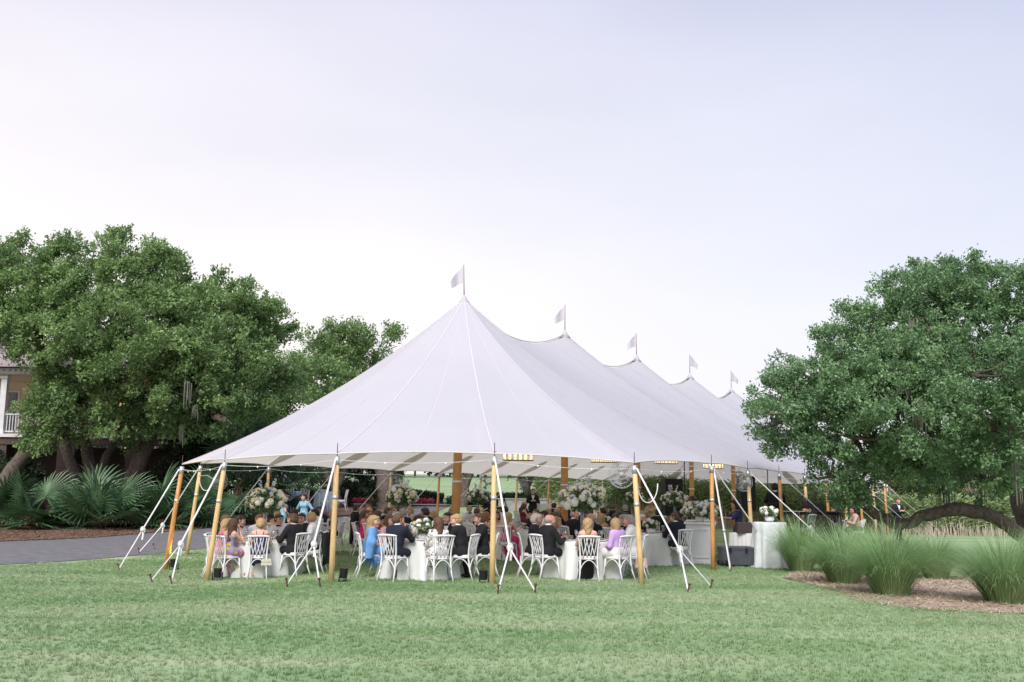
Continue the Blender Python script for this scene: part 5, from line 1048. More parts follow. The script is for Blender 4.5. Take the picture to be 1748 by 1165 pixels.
def hung_jacket(x, y, rz, label):
    """dinner jacket hung over a chair back: shoulders over the top rail, body and sleeves falling behind"""
    mb = MB(); n = 9; A_ = []; rows = [(-.20, .90, .235), (-.285, .92, .25), (-.315, .86, .255), (-.325, .70, .25), (-.335, .50, .26), (-.345, .30, .27), (-.33, .22, .26)]
    V = []
    for yy, zz, w in rows:
        for q in range(n): f = -1 + 2*q/(n-1); V.append((w*f, yy + .03*f*f + .012*math.sin(5*f+zz*7), zz - .05*f*f))
    Q = [(r_*n+q, r_*n+q+1, (r_+1)*n+q+1, (r_+1)*n+q) for r_ in range(len(rows)-1) for q in range(n-1)]; mb.add(V, Q); mb.add([(v[0]*.96, v[1]+.028, v[2]-.004) for v in V], [q[::-1] for q in Q])
    o = mb.build('hung_jacket', M_TUX, None, True, gp(x, y), rz); tag(o, label, 'jacket', 'jackets hung on chairs')
    for s in (-1, 1): mb = MB(); mb.tube([(s*.23, -.29, .86), (s*.285, -.30, .66), (s*.28, -.33, .42), (s*.27, -.33, .30)], [.06, .06, .05, .045], 8); mb.build('sleeve', M_TUX, o)
for k, ang, r, lb in (('A', 86, 1.12, 'black dinner jacket hung on the chair left of the pale pole'), ('E', -108, 1.08, 'black dinner jacket hung on the chair of the bald man')):
    tx, ty, _ = TABLES[k]; a = R(ang); hung_jacket(tx + r*math.sin(a) - .02*math.sin(a), ty - r*math.cos(a) + .02*math.cos(a), a, lb)
# handbags
def bag(x, y, z, m, label, w=.22, h=.15):
    mb = MB(); mb.box((0, 0, h/2), (w, .09, h), taper=.86); o = mb.build('handbag', m, None, False, (x, y, z), .2); tag(o, label, 'bag'); mb = MB(); mb.tube([(-w*.3, 0, h*.95), (-w*.2, 0, h*1.7), (w*.2, 0, h*1.7), (w*.3, 0, h*.95)], .007, 5); mb.build('handle', m, o); mb = MB(); mb.box((0, -.047, h*.72), (w*.86, .008, h*.45), taper=.95); mb.build('flap', m, o, False)
bag(2.72, 21.1, .24, mat('blush_leather', (.60, .42, .38), .5), 'blush pink handbag hung from the chair by the pale corner pole', .26, .19)
bag(-5.05, 21.15, .20, mat('woven_clutch', (.62, .60, .52), .8, (.4, .38, .32), 60, .5), 'woven white clutch hung under the chair of the navy dress', .22, .13)
# ------------------------------------------------------------------ standing people
ST = 'people standing under and beyond the tent'
person(1.02, 45.6, R(185), 'smA', 'tux', 'short', 'dark', 'standing man in tuxedo before the pale garden wall', 0, None, ST)
person(-.95, 41.2, R(120), 'sfB', 'sleeved', 'bun', 'dark', 'standing woman in black beside the camera on a tripod', 0, D_['blackd'], ST)
person(-7.55, 37.0, R(160), 'sfA', 'sleeved', 'bun', 'dark', 'woman in dusty blue dress standing before the forked trunk', 0, D_['blue'], ST)
person(-8.15, 36.2, R(-60), 'sfB', 'gown', 'bob', 'brown', 'woman in dusty blue dress standing beside the palm fronds', 0, D_['blue'], ST)
person(5.10, 36.6, R(170), 'sfC', 'gown', 'bun', 'blond', 'standing blonde woman in a pale green gown', 1, D_['sage'], ST)
person(6.4, 35.0, R(30), 'smB', 'shirt', 'short', 'brown', 'standing man in white shirt behind the bar flowers', 1, None, ST)
person(6.35, 28.0, R(95), 'sfC', 'sleeved', 'curly', 'dark', 'curly haired server in navy working behind the cooler', 1, D_['navy'], ST)
person(7.95, 30.2, R(-8), 'smB', 'suit', 'short', 'dark', 'keyboard player in black standing with his back to the camera', 3, None, 'band members', z=.28, sc=1.06)
person(9.35, 32.0, R(40), 'fC', 'gown', 'curly', 'dark', 'band member in black with big curly hair', 1, D_['blackd'], 'band members', z=.28, sc=1.05)
person(11.1, 34.2, R(60), 'mB', 'tux', 'short', 'dark', 'seated band member in black behind the ornamental grass', 1, None, 'band members', z=.10)
person(12.5, 36.5, R(90), 'mB', 'polo', 'curly', 'dark', 'seated band member in dusty pink behind the ornamental grass', 1, D_['blush'], 'band members', z=.05)
person(16.2, 42.2, R(200), 'smA', 'tux', 'short', 'brown', 'standing man in black by the far right poles', 0, None, ST)
for x, y, rz, z, lb in ((9.35, 32.0, R(40), .28, 'white slat back chair of the curly haired band member'), (11.1, 34.2, R(60), .10, 'white slat back chair of the band member in black'), (12.5, 36.5, R(90), .05, 'white slat back chair of the band member in dusty pink')):
    c_ = chair(x, y, rz, lb, 'band chairs', True); c_.location.z = z
# tripod camera beside the standing woman
t = thing('camera_tripod', 'video camera on a dark tripod left of the standing man', 'tripod', gp(-.25, 41.3)); mb = MB(); mb.box((0, 0, 1.5), (.16, .3, .16)); mb.tube([(0, -.15, 1.5), (0, -.27, 1.5)], .05, 10); mb.build('camera_body', M_BLACK, t, False)
for q in range(3): a = q*2.1; mb = MB(); mb.tube([(0, 0, 1.42), (.4*math.cos(a), .4*math.sin(a), .0)], .022, 6); mb.build('leg', M_BLACK, t)
# stacked chairs leaning on the blue high tables
for x, y, rz, lb in ((-11.5, 56.2, .4, 'white chair parked behind the left blue high table'), (-10.0, 54.1, .1, 'white chair parked before the right blue high table'), (-9.2, 55.0, 1.5, 'white chair parked right of the right blue high table')):
    c_ = chair(x, y, rz, lb, 'parked chairs', True); c_.scale = (1.2, 1.2, 1.35)
# ------------------------------------------------------------------ trees and plants
M_BARK = mat('oak_bark', (0.085, 0.065, 0.055), .95, (0.15, 0.125, 0.11), 9, .5, 1.0, 30)
M_BARKPALE = mat('pale_bark', (0.24, 0.20, 0.17), .9, (0.16, .13, .11), 8, .5, .6, 40)
M_OAKLEAF = mat('oak_leaves', (0.098, 0.178, 0.066), .5, tint=(0.290, 0.425, 0.160), transl=.35, spec=.35)
M_OAKLEAF2 = mat('oak_leaves_cool', (0.085, 0.175, 0.078), .45, tint=(0.250, 0.400, 0.185), transl=.32, spec=.45)
M_MOSS = mat('hanging_moss', (0.16, 0.165, 0.13), .95, transl=.2)
def twig_leaves(P, Dv, n, L, W, spread, tl, rs, ct=None):
    """leaves strewn along short twigs that start at P and run along Dv"""
    m = len(P); t = rs.uniform(0, 1, (m, n)); C = P[:, None] + Dv[:, None]*(t*tl)[..., None] + rs.normal(0, spread, (m, n, 3))*(1 - .5*t)[..., None]
    u = Dv[:, None] + rs.normal(0, .75, (m, n, 3)); u /= np.linalg.norm(u, axis=-1)[..., None]; nrm = rs.normal(0, .6, (m, n, 3)) + Dv[:, None]*.35 + np.array([0, 0, .75]); v = np.cross(u, nrm); v /= np.linalg.norm(v, axis=-1)[..., None] + 1e-9
    s = rs.uniform(.65, 1.25, (m, n, 1)); C = C.reshape(-1, 3); u = (u*s*L/2).reshape(-1, 3); v = (v*s*W/2).reshape(-1, 3)
    tint = np.clip((rs.beta(1.6, 2.2, m) if ct is None else ct)[:, None]*.7 + rs.uniform(0, .35, (m, n)), 0, 1).ravel()
    return np.stack([C-u, C+v*1.0-u*.1, C+u, C-v-u*.1], 1).reshape(-1, 3), tint
def crown_mesh(name, lobes, dens, nl, L, W, spread, tl, seed, depth=.9, inner=.18, clump=None):
    """leaf clumps set over lumpy lobes: each clump is a tuft of short twigs, with dark gaps left between the clumps"""
    rs = np.random.default_rng(seed); PP, DD, CT = [], [], []; cr = clump or tl*1.15; per = max(4, int(dens*cr*cr*PI*.62))
    for (x, y, z, rx, rz) in lobes:
        rad = np.array([rx, rx*depth, rz]); area = 4*PI*(((rad[0]*rad[1])**1.6 + (rad[0]*rad[2])**1.6 + (rad[1]*rad[2])**1.6)/3)**(1/1.6); n = int(area*dens/per)+2; d = rs.normal(size=(n, 3)); d /= np.linalg.norm(d, axis=1)[:, None]
        ph = rs.uniform(0, 6.28, 6); bump = np.sin(d[:, 0]*4+ph[0])*np.sin(d[:, 2]*5+ph[1]) + .6*np.sin(d[:, 0]*9+ph[2])*np.sin(d[:, 1]*8+ph[3])*np.sin(d[:, 2]*9+ph[4]); keep = (bump + rs.normal(0, .45, n) > -.62) & ((d[:, 2] > -.5) | (rs.random(n) < .35)); d = d[keep]; bump = bump[keep]; n = len(d)
        f = .90 + .12*bump + rs.normal(0, .10, n); ins = rs.random(n) < inner; f = np.where(ins, f*rs.uniform(.4, .85, n), f); stray = rs.random(n) < .10; f = np.where(stray, f + rs.uniform(.12, .26, n), f); C = np.array([x, y, z]) + d*f[:, None]*rad; nn = d/rad; nn /= np.linalg.norm(nn, axis=1)[:, None]; nn[:, 2] += .25
        sz = np.where(stray, .5, rs.uniform(.6, 1.35, n)); k = np.repeat(np.arange(n), per); e = rs.normal(size=(len(k), 3)) + nn[k]*.9; e /= np.linalg.norm(e, axis=1)[:, None]
        P = C[k] + e*(rs.uniform(.25, .9, len(k))*cr*sz[k])[:, None]*np.array([1, 1, .72]); D = e*.8 + nn[k]*.5 + rs.normal(0, .35, e.shape); D /= np.linalg.norm(D, axis=1)[:, None]; PP.append(P - D*tl*.4); DD.append(D); CT.append(rs.beta(1.8, 2.0, n)[k])
    V, tint = twig_leaves(np.vstack(PP), np.vstack(DD), nl, L, W, spread, tl, rs, np.concatenate(CT)); return V, tint
def limb(P, r, n=9, seed=0, wob=.05):
    P = np.asarray(P, float); m = (len(P)-1)*5 + 1; t = np.linspace(0, len(P)-1, m); k = np.minimum(t.astype(int), len(P)-2); f = t-k
    g = lambda i: P[np.clip(i, 0, len(P)-1)]; f_ = f[:, None]; C = .5*((2*g(k)) + (-g(k-1)+g(k+1))*f_ + (2*g(k-1)-5*g(k)+4*g(k+1)-g(k+2))*f_**2 + (-g(k-1)+3*g(k)-3*g(k+1)+g(k+2))*f_**3)
    rs = np.random.default_rng(seed); C = C + rs.normal(0, wob, C.shape)*np.linspace(0, 1, m)[:, None]; rr = np.interp(t, np.arange(len(r)), r)*(1 + rs.normal(0, .05, m)); return C, rr
def tree(name, label, base, trunks, lobes, dens, nl, L, W, spread, tl, seed, leafm, barkm=None, moss=0, group='trees around the lawn', depth=.9, inner=.18, branches=True, cat='tree', skip=(), mossmin=0.0, clump=None):
    t = thing(name, label, cat, base, 0, group); O = np.array(base); rs = np.random.default_rng(seed); mb = MB(); tips = []
    for q, (P, r) in enumerate(trunks):
        C, rr = limb(P, r, seed=seed+q); mb.tube(C - O, rr, 10); tips += [] if q in skip else [(C[i], rr[i]) for i in range(len(C)//3, len(C), 2)]
    if branches:
        for (x, y, z, rx, rz) in lobes:
            c = np.array([x, y, z]); a, ra = min(tips, key=lambda s: np.linalg.norm(s[0]-c) + (1.5 if s[0][2] > z + .5 else 0)); md = (a+c)/2 + rs.normal(0, .25, 3) + np.array([0, 0, -.1*rx]); C, rr = limb([a, md, c], [min(ra*.7, .22), min(ra*.5, .13), .05], seed=seed, wob=.04); mb.tube(C-O, rr, 7)
            for b in range(5):
                d = rs.normal(size=3); d /= np.linalg.norm(d); d[2] = abs(d[2])*.7; e_ = c + d*np.array([rx, rx*depth, rz])*.85; C, rr = limb([c - (c-a)*.15*rs.random(), (c+e_)/2 + rs.normal(0, .12, 3), e_], [.05, .03, .012], seed=b, wob=.03); mb.tube(C-O, rr, 5)
    mb.build('trunk', barkm or M_BARK, t); V, tint = crown_mesh(name, lobes, dens, nl, L, W, spread, tl, seed, depth, inner, clump); link('crown', mesh_np('crown', V - O, np.arange(len(V)).reshape(-1, 4), smooth=False, tint=tint), leafm, t)
    if moss:
        pv, n = [], 0
        for q in range(moss):
            x, y, z, rx, rz = [l_ for l_ in lobes if l_[0] > mossmin or mossmin == 0][rs.integers(len([l_ for l_ in lobes if l_[0] > mossmin or mossmin == 0]))]; c = np.array([x + rs.normal(0, rx*.5), y + rs.normal(0, rx*.4), z - rz*rs.uniform(.3, .9)]); ln = rs.uniform(.4, 1.1)
            for s in range(14):
                o = c + rs.normal(0, .07, 3); w = rs.uniform(.008, .02); l = ln*rs.uniform(.5, 1); dx = rs.normal(0, .03); pv += [o + (-w, 0, 0), o + (w, 0, 0), o + (w*.4+dx, 0, -l), o + (-w*.4+dx, 0, -l)]
        pv = np.array(pv); struct(link('hanging_moss', mesh_np('hanging_moss', pv - O, np.arange(len(pv)).reshape(-1, 4), smooth=False), M_MOSS, t), 'stuff')
    return t
LO = [(-23.18, 47.0, 10.48, 3.32, 2.35), (-18.95, 46.0, 11.88, 3.11, 1.68), (-16.18, 47.0, 10.99, 2.63, 1.8), (-13.03, 46.0, 9.7, 2.16, 1.62), (-11.71, 47.0, 8.76, 1.24, 1.66), (-19.6, 44.0, 8.5, 2.9, 1.35), (-16.24, 43.0, 8.48, 3.04, 1.52), (-13.69, 44.0, 7.88, 2.59, 1.55), (-12.33, 46.0, 6.81, 2.03, 1.62), (-11.42, 48.0, 6.48, 1.13, 1.41), (-18.73, 44.0, 5.47, 2.2, 0.91), (-13.77, 43.0, 5.81, 1.39, 0.96), (-13.18, 45.0, 5.22, 1.85, 0.93), (-24.69, 48.0, 12.42, 1.69, 1.41), (-17.35, 44.0, 4.32, 1.55, 0.78)]
LO2 = [(-17.8, 45.2, 9.9, 3.6, 1.7), (-22.0, 45.0, 9.2, 2.6, 1.4), (-14.6, 45.6, 9.0, 2.6, 1.6), (-17.6, 43.4, 6.9, 2.6, 1.2), (-15.2, 43.2, 6.9, 2.2, 1.2), (-19.2, 43.6, 6.4, 1.5, .8), (-12.4, 44.4, 6.2, 1.7, 1.2), (-16.0, 43.6, 5.2, 1.6, .8), (-24.8, 45.5, 9.6, 2.0, 1.4), (-20.4, 44.2, 5.1, 1.2, .55), (-19.8, 44.0, 4.0, 1.2, .6), (-18.3, 43.8, 4.6, 1.2, .6), (-15.4, 43.8, 4.9, 1.3, .6)]
tree('live_oak', 'big spreading live oak with several leaning trunks before the clubhouse', (-18.6, 46.5, .3),
     [([(-24.6, 47, .2), (-23.3, 47, 2.6), (-21.9, 46.8, 4.5), (-21.9, 46.5, 6.8), (-22.8, 46.6, 9.5)], [.42, .36, .30, .24, .14]), ([(-19.9, 47, .2), (-20.3, 47, 2.2), (-21.0, 47, 4.2), (-20.2, 46, 6.9), (-20.0, 45.6, 9.2), (-19.2, 45.6, 11)], [.32, .28, .25, .28, .22, .12]), ([(-19.2, 47, .2), (-19.45, 47, 1.9), (-20.0, 47, 3.8), (-19.9, 46, 6.0)], [.34, .30, .24, .16]), ([(-19.3, 46.9, 1.9), (-18.9, 46.7, 3.0), (-18.0, 46.3, 4.7), (-17.0, 45.5, 7.5)], [.22, .20, .18, .12]),
      ([(-18.2, 46, .2), (-17.3, 46, 2.3), (-16.4, 46, 4.6), (-15.3, 45.8, 6.2), (-14.2, 45.6, 8.2)], [.44, .40, .32, .25, .15]), ([(-17.9, 46, 4.4), (-16.5, 45.6, 4.9), (-14.6, 45, 5.0), (-13.0, 45, 5.6)], [.25, .22, .18, .1])], LO + LO2, 16, 20, .165, .09, .13, .50, 11, M_OAKLEAF, moss=14, inner=.25, clump=.70)
tree('background_oak', 'rounded oak rising behind the left slope of the tent', (-7.4, 58, .7), [([(-7.0, 58, .5), (-7.3, 58, 2.6), (-8.2, 60, 5.2), (-9.4, 63, 8.0)], [.62, .48, .40, .2]), ([(-7.3, 58, 2.5), (-6.4, 59, 4.6), (-8, 62, 7.5)], [.4, .3, .15])], [(-12.23, 66.0, 9.09, 2.91, 2.72), (-9.31, 67.0, 11.24, 2.36, 1.58), (-11.15, 66.0, 11.67, 1.55, 1.09), (-13.63, 65.0, 10.12, 1.72, 1.91), (-10.26, 66.0, 8.72, 2.33, 1.55), (-7.5, 62, 6.0, 2.5, 1.3)], 9, 20, .19, .10, .17, .7, 12, M_OAKLEAF)
RO_ = [(13.43, 27.5, 7.14, 1.7, 1.21), (11.31, 26.5, 6.12, 1.48, 1.09), (9.85, 26.5, 5.15, 1.48, 0.9), (8.24, 26.0, 4.14, 1.3, 0.69), (6.99, 26.0, 3.63, 0.92, 0.46), (11.65, 25.0, 4.83, 1.91, 1.18), (9.63, 24.5, 3.87, 1.59, 0.86), (8.64, 25.5, 3.2, 1.27, 0.72), (11.02, 25.5, 2.93, 1.65, 0.87), (12.2, 24.5, 3.33, 1.15, 1.15), (8.32, 26.0, 2.24, 0.76, 0.55), (9.0, 26.5, 1.8, 0.59, 0.44), (13.65, 26.5, 5.66, 0.94, 1.4), (10.86, 27.0, 2.52, 1.27, 0.56), (12.97, 27.5, 2.24, 0.97, 0.49), (7.73, 26.5, 3.09, 0.94, 0.47), (15.6, 26.5, 6.3, 1.8, 1.5), (15.2, 25.5, 4.2, 1.7, 1.3), (12.6, 28.8, 5.4, 1.8, 1.2), (9.6, 27.0, 6.15, 1.25, .85), (10.9, 27.0, 7.0, 1.3, .8), (8.4, 26.8, 5.1, 1.2, .75), (7.5, 26.6, 4.3, .95, .6), (12.2, 27.2, 7.5, 1.35, .85), (14.6, 27.0, 7.1, 1.4, .8), (10.2, 25.4, 4.9, 1.4, .9), (9.0, 25.6, 4.3, 1.2, .8)]
tree('live_oak', 'live oak on the right with a low limb arching over the lawn', (14.9, 29, 0), [([(15.2, 29, -.1), (14.85, 29, 1.6), (14.6, 29, 2.8), (14.3, 28.6, 3.4), (14.5, 28, 4.4), (14.0, 27.6, 6.4)], [.52, .40, .34, .34, .26, .12]), ([(14.3, 28.6, 3.3), (13.0, 27.8, 3.9), (11.2, 26.8, 4.4), (9.3, 26.3, 4.3), (7.6, 26.1, 3.7)], [.3, .24, .19, .13, .05]),
      ([(15.2, 28.4, .1), (13.66, 27, .74), (12.99, 27, 1.24), (12.06, 27, 1.44), (11.03, 27, 1.24), (10.39, 27, 1.04), (9.85, 27, 1.26), (9.4, 27, 1.56), (9.1, 26.7, 1.9)], [.22, .19, .185, .18, .16, .14, .13, .12, .06])], RO_, 50, 18, .092, .050, .075, .30, 13, M_OAKLEAF2, moss=22, inner=.25, skip=(2,), mossmin=10.5)
# trees seen under the tent and beyond
def simple_lobes(x, y, z, r, h, rs, n=5): return [(x + rs.uniform(-.5, .5)*r, y + rs.uniform(-.4, .4)*r, z + h*f, r*rs.uniform(.55, .8), h*rs.uniform(.22, .32)) for f in np.linspace(.25, .8, n)]
rs = np.random.default_rng(31)
zz = lambda x, y: float(gz(x, y))
for q, (x, y, r, h, lab, bk) in enumerate([(-10.3, 58.5, 2.6, 6, 'forked pale tree behind the blue high tables', M_BARKPALE), (-3.0, 63, 3.2, 7, 'dark trunked oak behind the first mast', M_BARK), (1.0, 70, 3.5, 6.5, 'low branching oak left of the standing man', M_BARKPALE), (4.6, 62, 3.4, 6, 'dark low oak right of the standing man', M_BARK), (-16, 64, 4, 8, 'dense evergreen left of the blue high tables', M_BARK)]):
    z0 = zz(x, y); lb = simple_lobes(x, y, z0 + (2.4 if q != 4 else .2), r, h, rs, 5)
    tr = [([(x, y, z0-.1), (x+.1, y, z0+1.2), (x-.7, y, z0+2.6), (x-1.2, y, z0+4.5)], [.34, .28, .2, .1]), ([(x+.1, y, z0+1.1), (x+.6, y, z0+2.4), (x+1.2, y, z0+4.6)], [.24, .19, .1])]
    tree('background_tree', lab, (x, y, z0), tr, lb, 7, 16, .22, .12, .18, .7, 60+q, M_OAKLEAF, bk, group='trees behind the tent', branches=q in (2, 3))
wood = [(22, 92, 4.2, 6.0), (29, 96, 4.6, 6.6), (36, 90, 4.4, 6.2), (42, 95, 5, 7.2), (49, 91, 4.6, 7.0), (56, 96, 5, 7.6), (63, 92, 5, 7.0), (15, 100, 4.6, 5.4), (8, 104, 4.6, 5.6)]
lab_ = ['left of the arching limb', 'above the arching limb', 'second above the arching limb', 'behind the hanging moss', 'left of the right trunk', 'behind the right trunk', 'at the right frame edge', 'behind the bar flowers', 'behind the standing woman in green']
for q, (x, y, r, h) in enumerate(wood):
    lb = simple_lobes(x, y, .2, r, h, rs, 6); tree('marsh_edge_tree', 'tree beyond the reeds, ' + lab_[q], (x, y, 0), [([(x, y, -.1), (x, y, 2), (x+.4, y, h*.7)], [.25, .2, .08])], lb, 4.5, 16, .30, .16, .26, .9, 90+q, M_OAKLEAF if q % 2 else MATS.get('wood_leaves') or mat('wood_leaves', (0.06, 0.085, 0.03), .6, tint=(0.20, 0.23, 0.08), transl=.25), None, group='trees beyond the reeds', branches=False)
def dead_shrub(x, y, h, label):
    mb = MB(); r_ = np.random.default_rng(int(x*10))
    for q in range(60): a = r_.uniform(0, 6.28); l = r_.uniform(.5, 1)*h; s = r_.uniform(.1, .45); mb.tube([(0, 0, 0), (s*math.cos(a)*l*.5, s*math.sin(a)*l*.5, l*.55), (s*math.cos(a)*l + r_.normal(0, .15), s*math.sin(a)*l, l)], [.03, .02, .008], 4)
    tag(mb.build('dry_shrub', mat('dry_twigs', (.30, .24, .19), .9), None, True, (x, y, 0)), label, 'shrub', 'dry shrubs')
dead_shrub(39.0, 84, 5.0, 'pale leafless shrub beyond the reeds above the arching limb'); dead_shrub(42.5, 84, 3.6, 'low grey leafless shrub right of the taller pale one')
# far wood behind the fairway: pine trunks and dark needles as one mass
V, tint = crown_mesh('far_wood', [(x, 172 + rs.uniform(-8, 8), zz(x, 172) + rs.uniform(3.5, 9), rs.uniform(4, 6), rs.uniform(3, 5)) for x in np.arange(-90, 60, 4.2)], 1.3, 12, .7, .35, .6, 1.6, 77)
mb = MB()
for x in np.arange(-80, 50, 1.7): xx = x + rs.uniform(-.6, .6); yy = 166 + rs.uniform(-5, 6); mb.tube([(xx, yy, zz(xx, yy)-.3), (xx + rs.uniform(-.2, .2), yy, zz(xx, yy) + 9)], rs.uniform(.14, .3), 5)
o = struct(link('far_wood', mesh_np('far_wood', V, np.arange(len(V)).reshape(-1, 4), smooth=False, tint=tint), mat('far_needles', (.030, .050, .035), .8, tint=(.06, .085, .05))), 'stuff'); mb.build('trunks', M_BARK, o)
# hedges and flower bed
def hedge(x0, x1, y, h, d, label, n=5000, m=None, flowers=False):
    r_ = np.random.default_rng(int(abs(x0*7))); z0 = zz((x0+x1)/2, y); t = thing('clipped_hedge', label, 'hedge', ((x0+x1)/2, y, z0), 0, 'hedges behind the tent'); P = np.stack([r_.uniform(-(x1-x0)/2, (x1-x0)/2, n), r_.uniform(-d/2, d/2, n), h*np.sqrt(r_.random(n))], 1); P[:, 2] *= (1 - .35*np.abs(P[:, 0]/((x1-x0)/2))**4)
    Dv = r_.normal(size=(n, 3)); Dv[:, 2] = np.abs(Dv[:, 2]); Dv /= np.linalg.norm(Dv, axis=1)[:, None]; V, tint = twig_leaves(P, Dv, 4, .13, .07, .06, .15, r_); link('foliage', mesh_np('foliage', V, np.arange(len(V)).reshape(-1, 4), smooth=False, tint=tint), m or M_DARKLEAF, t); return t
M_DARKLEAF = mat('dark_shrub_leaves', (0.022, 0.040, 0.020), .5, tint=(0.055, 0.085, 0.040), transl=.1)
hedge(-13.2, -9.6, 74, 1.15, 2.2, 'rounded clipped hedge on the fairway edge'); hedge(-15, -4.5, 67, .85, 1.6, 'long dark clipped hedge above the red flowers', 9000); hedge(-4, 6, 64.5, .9, 1.6, 'dark hedge behind the farthest tables', 8000)
r_ = np.random.default_rng(9); n = 2600; P = np.stack([r_.uniform(-15, -5, n), r_.uniform(64.9, 65.9, n), np.zeros(n)], 1); P[:, 2] = gz(P[:, 0], P[:, 1]) + r_.uniform(.08, .34, n); Dv = np.tile([0, 0, 1.], (n, 1)); V, tint = twig_leaves(P, Dv, 4, .10, .09, .05, .05, r_)
struct(link('flower_bed', mesh_np('flower_bed', V, np.arange(len(V)).reshape(-1, 4), smooth=False, tint=tint), mat('red_bedding', (.30, .02, .05), .7, tint=(.58, .10, .20))), 'stuff')
# low pale wall and sheds far behind
wl = thing('garden_wall', 'low pale wall behind the standing man in tuxedo', 'wall', gp(1.6, 60)); mb = MB(); mb.box((0, 0, .35), (4.6, .25, .9)); mb.build('masonry', M_CONC, wl, False); mb = MB(); mb.box((0, 0, .83), (4.8, .36, .07)); mb.build('coping', M_CONC, wl, False)
# big dark evergreen by the steps
def shrub(x, y, h, r, label, m, n=4200, L=.14):
    r_ = np.random.default_rng(int(abs(x*13))); z0 = zz(x, y); t = thing('evergreen_shrub', label, 'shrub', (x, y, z0), 0, 'evergreen shrubs'); lob = [(0, 0, h*.30, r, h*.34), (.1*r, 0, h*.62, r*.82, h*.30), (-.1*r, .1, h*.80, r*.55, h*.22)]; V, tint = crown_mesh('x', lob, n/60/r, 10, L, L*.55, .1, .4, int(abs(x)*3)); link('foliage', mesh_np('foliage', V, np.arange(len(V)).reshape(-1, 4), smooth=False, tint=tint), m, t); mb = MB(); mb.tube([(0, 0, 0), (0, 0, h*.6)], [.12, .06], 6); mb.build('stem', M_BARK, t)
shrub(-15.4, 48.3, 5.4, 1.5, 'tall dark evergreen shrub between the leaning trunk and the steps', M_DARKLEAF); shrub(-24.5, 49.0, 3.0, 1.6, 'dark shrub at the left frame edge under the porch', M_DARKLEAF); shrub(-12.6, 60, 5.0, 2.2, 'dark evergreen shrub behind the blue high tables', M_DARKLEAF); shrub(-8.2, 61, 4.0, 1.6, 'dark evergreen shrub right of the pale forked tree', M_DARKLEAF)
# ------------------------------------------------------------------ palms
M_PALM = mat('palmetto_green', (0.055, 0.118, 0.055), .45, (0.100, 0.180, 0.080), 3, .5, spec=.5, transl=.12); M_PALMSTEM = mat('palm_stem', (.09, .12, .05), .6); M_BOOT = mat('palm_boots', (.14, .09, .065), .95, (.22, .16, .12), 12, .5, .8, 30)
def frond_mesh(seed, rad=1.1, pet=1.0, n=30):
    r_ = np.random.default_rng(seed); mb = MB(); C = np.array([0, pet*.75, pet*.65]); mb.m = 1; mb.tube([(0, 0, 0), (0, pet*.36, pet*.42), C], [.022, .016, .012], 5); mb.m = 0
    ax = np.array([0, .78, .62]); ax /= np.linalg.norm(ax); sd = np.array([1., 0, 0]); nm = np.cross(sd, ax)
    for q in range(n):
        a = R(-132 + 264*q/(n-1)); d = ax*math.cos(a) + sd*math.sin(a) + nm*(.14*math.cos(a*2)); d /= np.linalg.norm(d); l = rad*(1 - .28*abs(a/2.3)**2)*r_.uniform(.88, 1.08); w = np.cross(d, nm); w /= np.linalg.norm(w); dr = r_.uniform(.03, .16)*l
        pts = [C, C + d*l*.45 + nm*.02, C + d*l*.8 - np.array([0, 0, dr*.35]), C + d*l - np.array([0, 0, dr])]; ww = [.006, .030*rad, .020*rad, .002]; A_ = [p + w*x + nm*.012*(x > .01) for p, x in zip(pts, ww)]; B_ = [p - w*x + nm*.012*(x > .01) for p, x in zip(pts, ww)]
        mb.ribbon(A_, pts); mb.ribbon(pts, B_)
    me = mb.mesh('frond', False); me.materials.append(M_PALM); me.materials.append(M_PALMSTEM); return me
FR = [frond_mesh(s, 1.15, p_) for s, p_ in ((1, .9), (2, 1.1), (3, .75))]
def palm(x, y, label, nf=13, sc=1.0, trunk=0.0, seed=0, group='palmettos beside the driveway'):
    r_ = np.random.default_rng(seed); t = thing('palmetto', label, 'palm', gp(x, y), 0, group)
    mb = MB()
    if trunk: mb.tube([(0, 0, 0), (.05, 0, trunk*.5), (0, 0, trunk)], [.17, .20, .16], 9); 
    for q in range(int(10 + trunk*14)): a = q*2.4; z = .05 + (trunk or .25)*q/(10+trunk*14); mb.tube([(.14*math.cos(a), .14*math.sin(a), z), (.26*math.cos(a), .26*math.sin(a), z+.22)], [.05, .03], 5)
    mb.build('trunk', M_BOOT, t)
    for q in range(nf):
        o = link('frond', FR[q % 3], None, t, (0, 0, max(.1, trunk))); o.rotation_euler = (R(r_.uniform(-35, 35) if q % 4 else r_.uniform(-70, -35)), R(r_.uniform(-8, 8)), q*2.4 + r_.uniform(-.3, .3)); s = sc*r_.uniform(.8, 1.15); o.scale = (s, s, s)
for q, (x, y, sc, nf, lab) in enumerate([(-21.4, 41.6, 1.35, 17, 'large palmetto at the left frame edge'), (-19.3, 40.9, 1.15, 15, 'palmetto second from the left frame edge'), (-17.6, 41.6, 1.3, 17, 'palmetto with upright fans before the slim leaning trunk'), (-16.5, 40.9, 1.3, 18, 'widest palmetto in the middle of the row'), (-15.1, 42.4, 1.2, 16, 'palmetto before the thick leaning trunk'), (-14.0, 42.2, 1.2, 17, 'palmetto left of the amber corner pole'), (-13.1, 44.6, 1.25, 14, 'palmetto nearest the tent behind the amber corner pole')]): palm(x, y, lab, nf, sc, 0, 40+q)
palm(-12.6, 46.6, 'cabbage palm with a rough trunk behind the near left flowers', 18, 1.5, 1.6, 51, 'cabbage palms'); palm(-13.9, 48.6, 'tallest cabbage palm with dark spiky fronds above the canopy edge', 18, 1.45, 3.2, 52, 'cabbage palms'); palm(-11.2, 49.3, 'cabbage palm spreading fans left of the forked tree', 16, 1.5, 1.5, 53, 'cabbage palms')
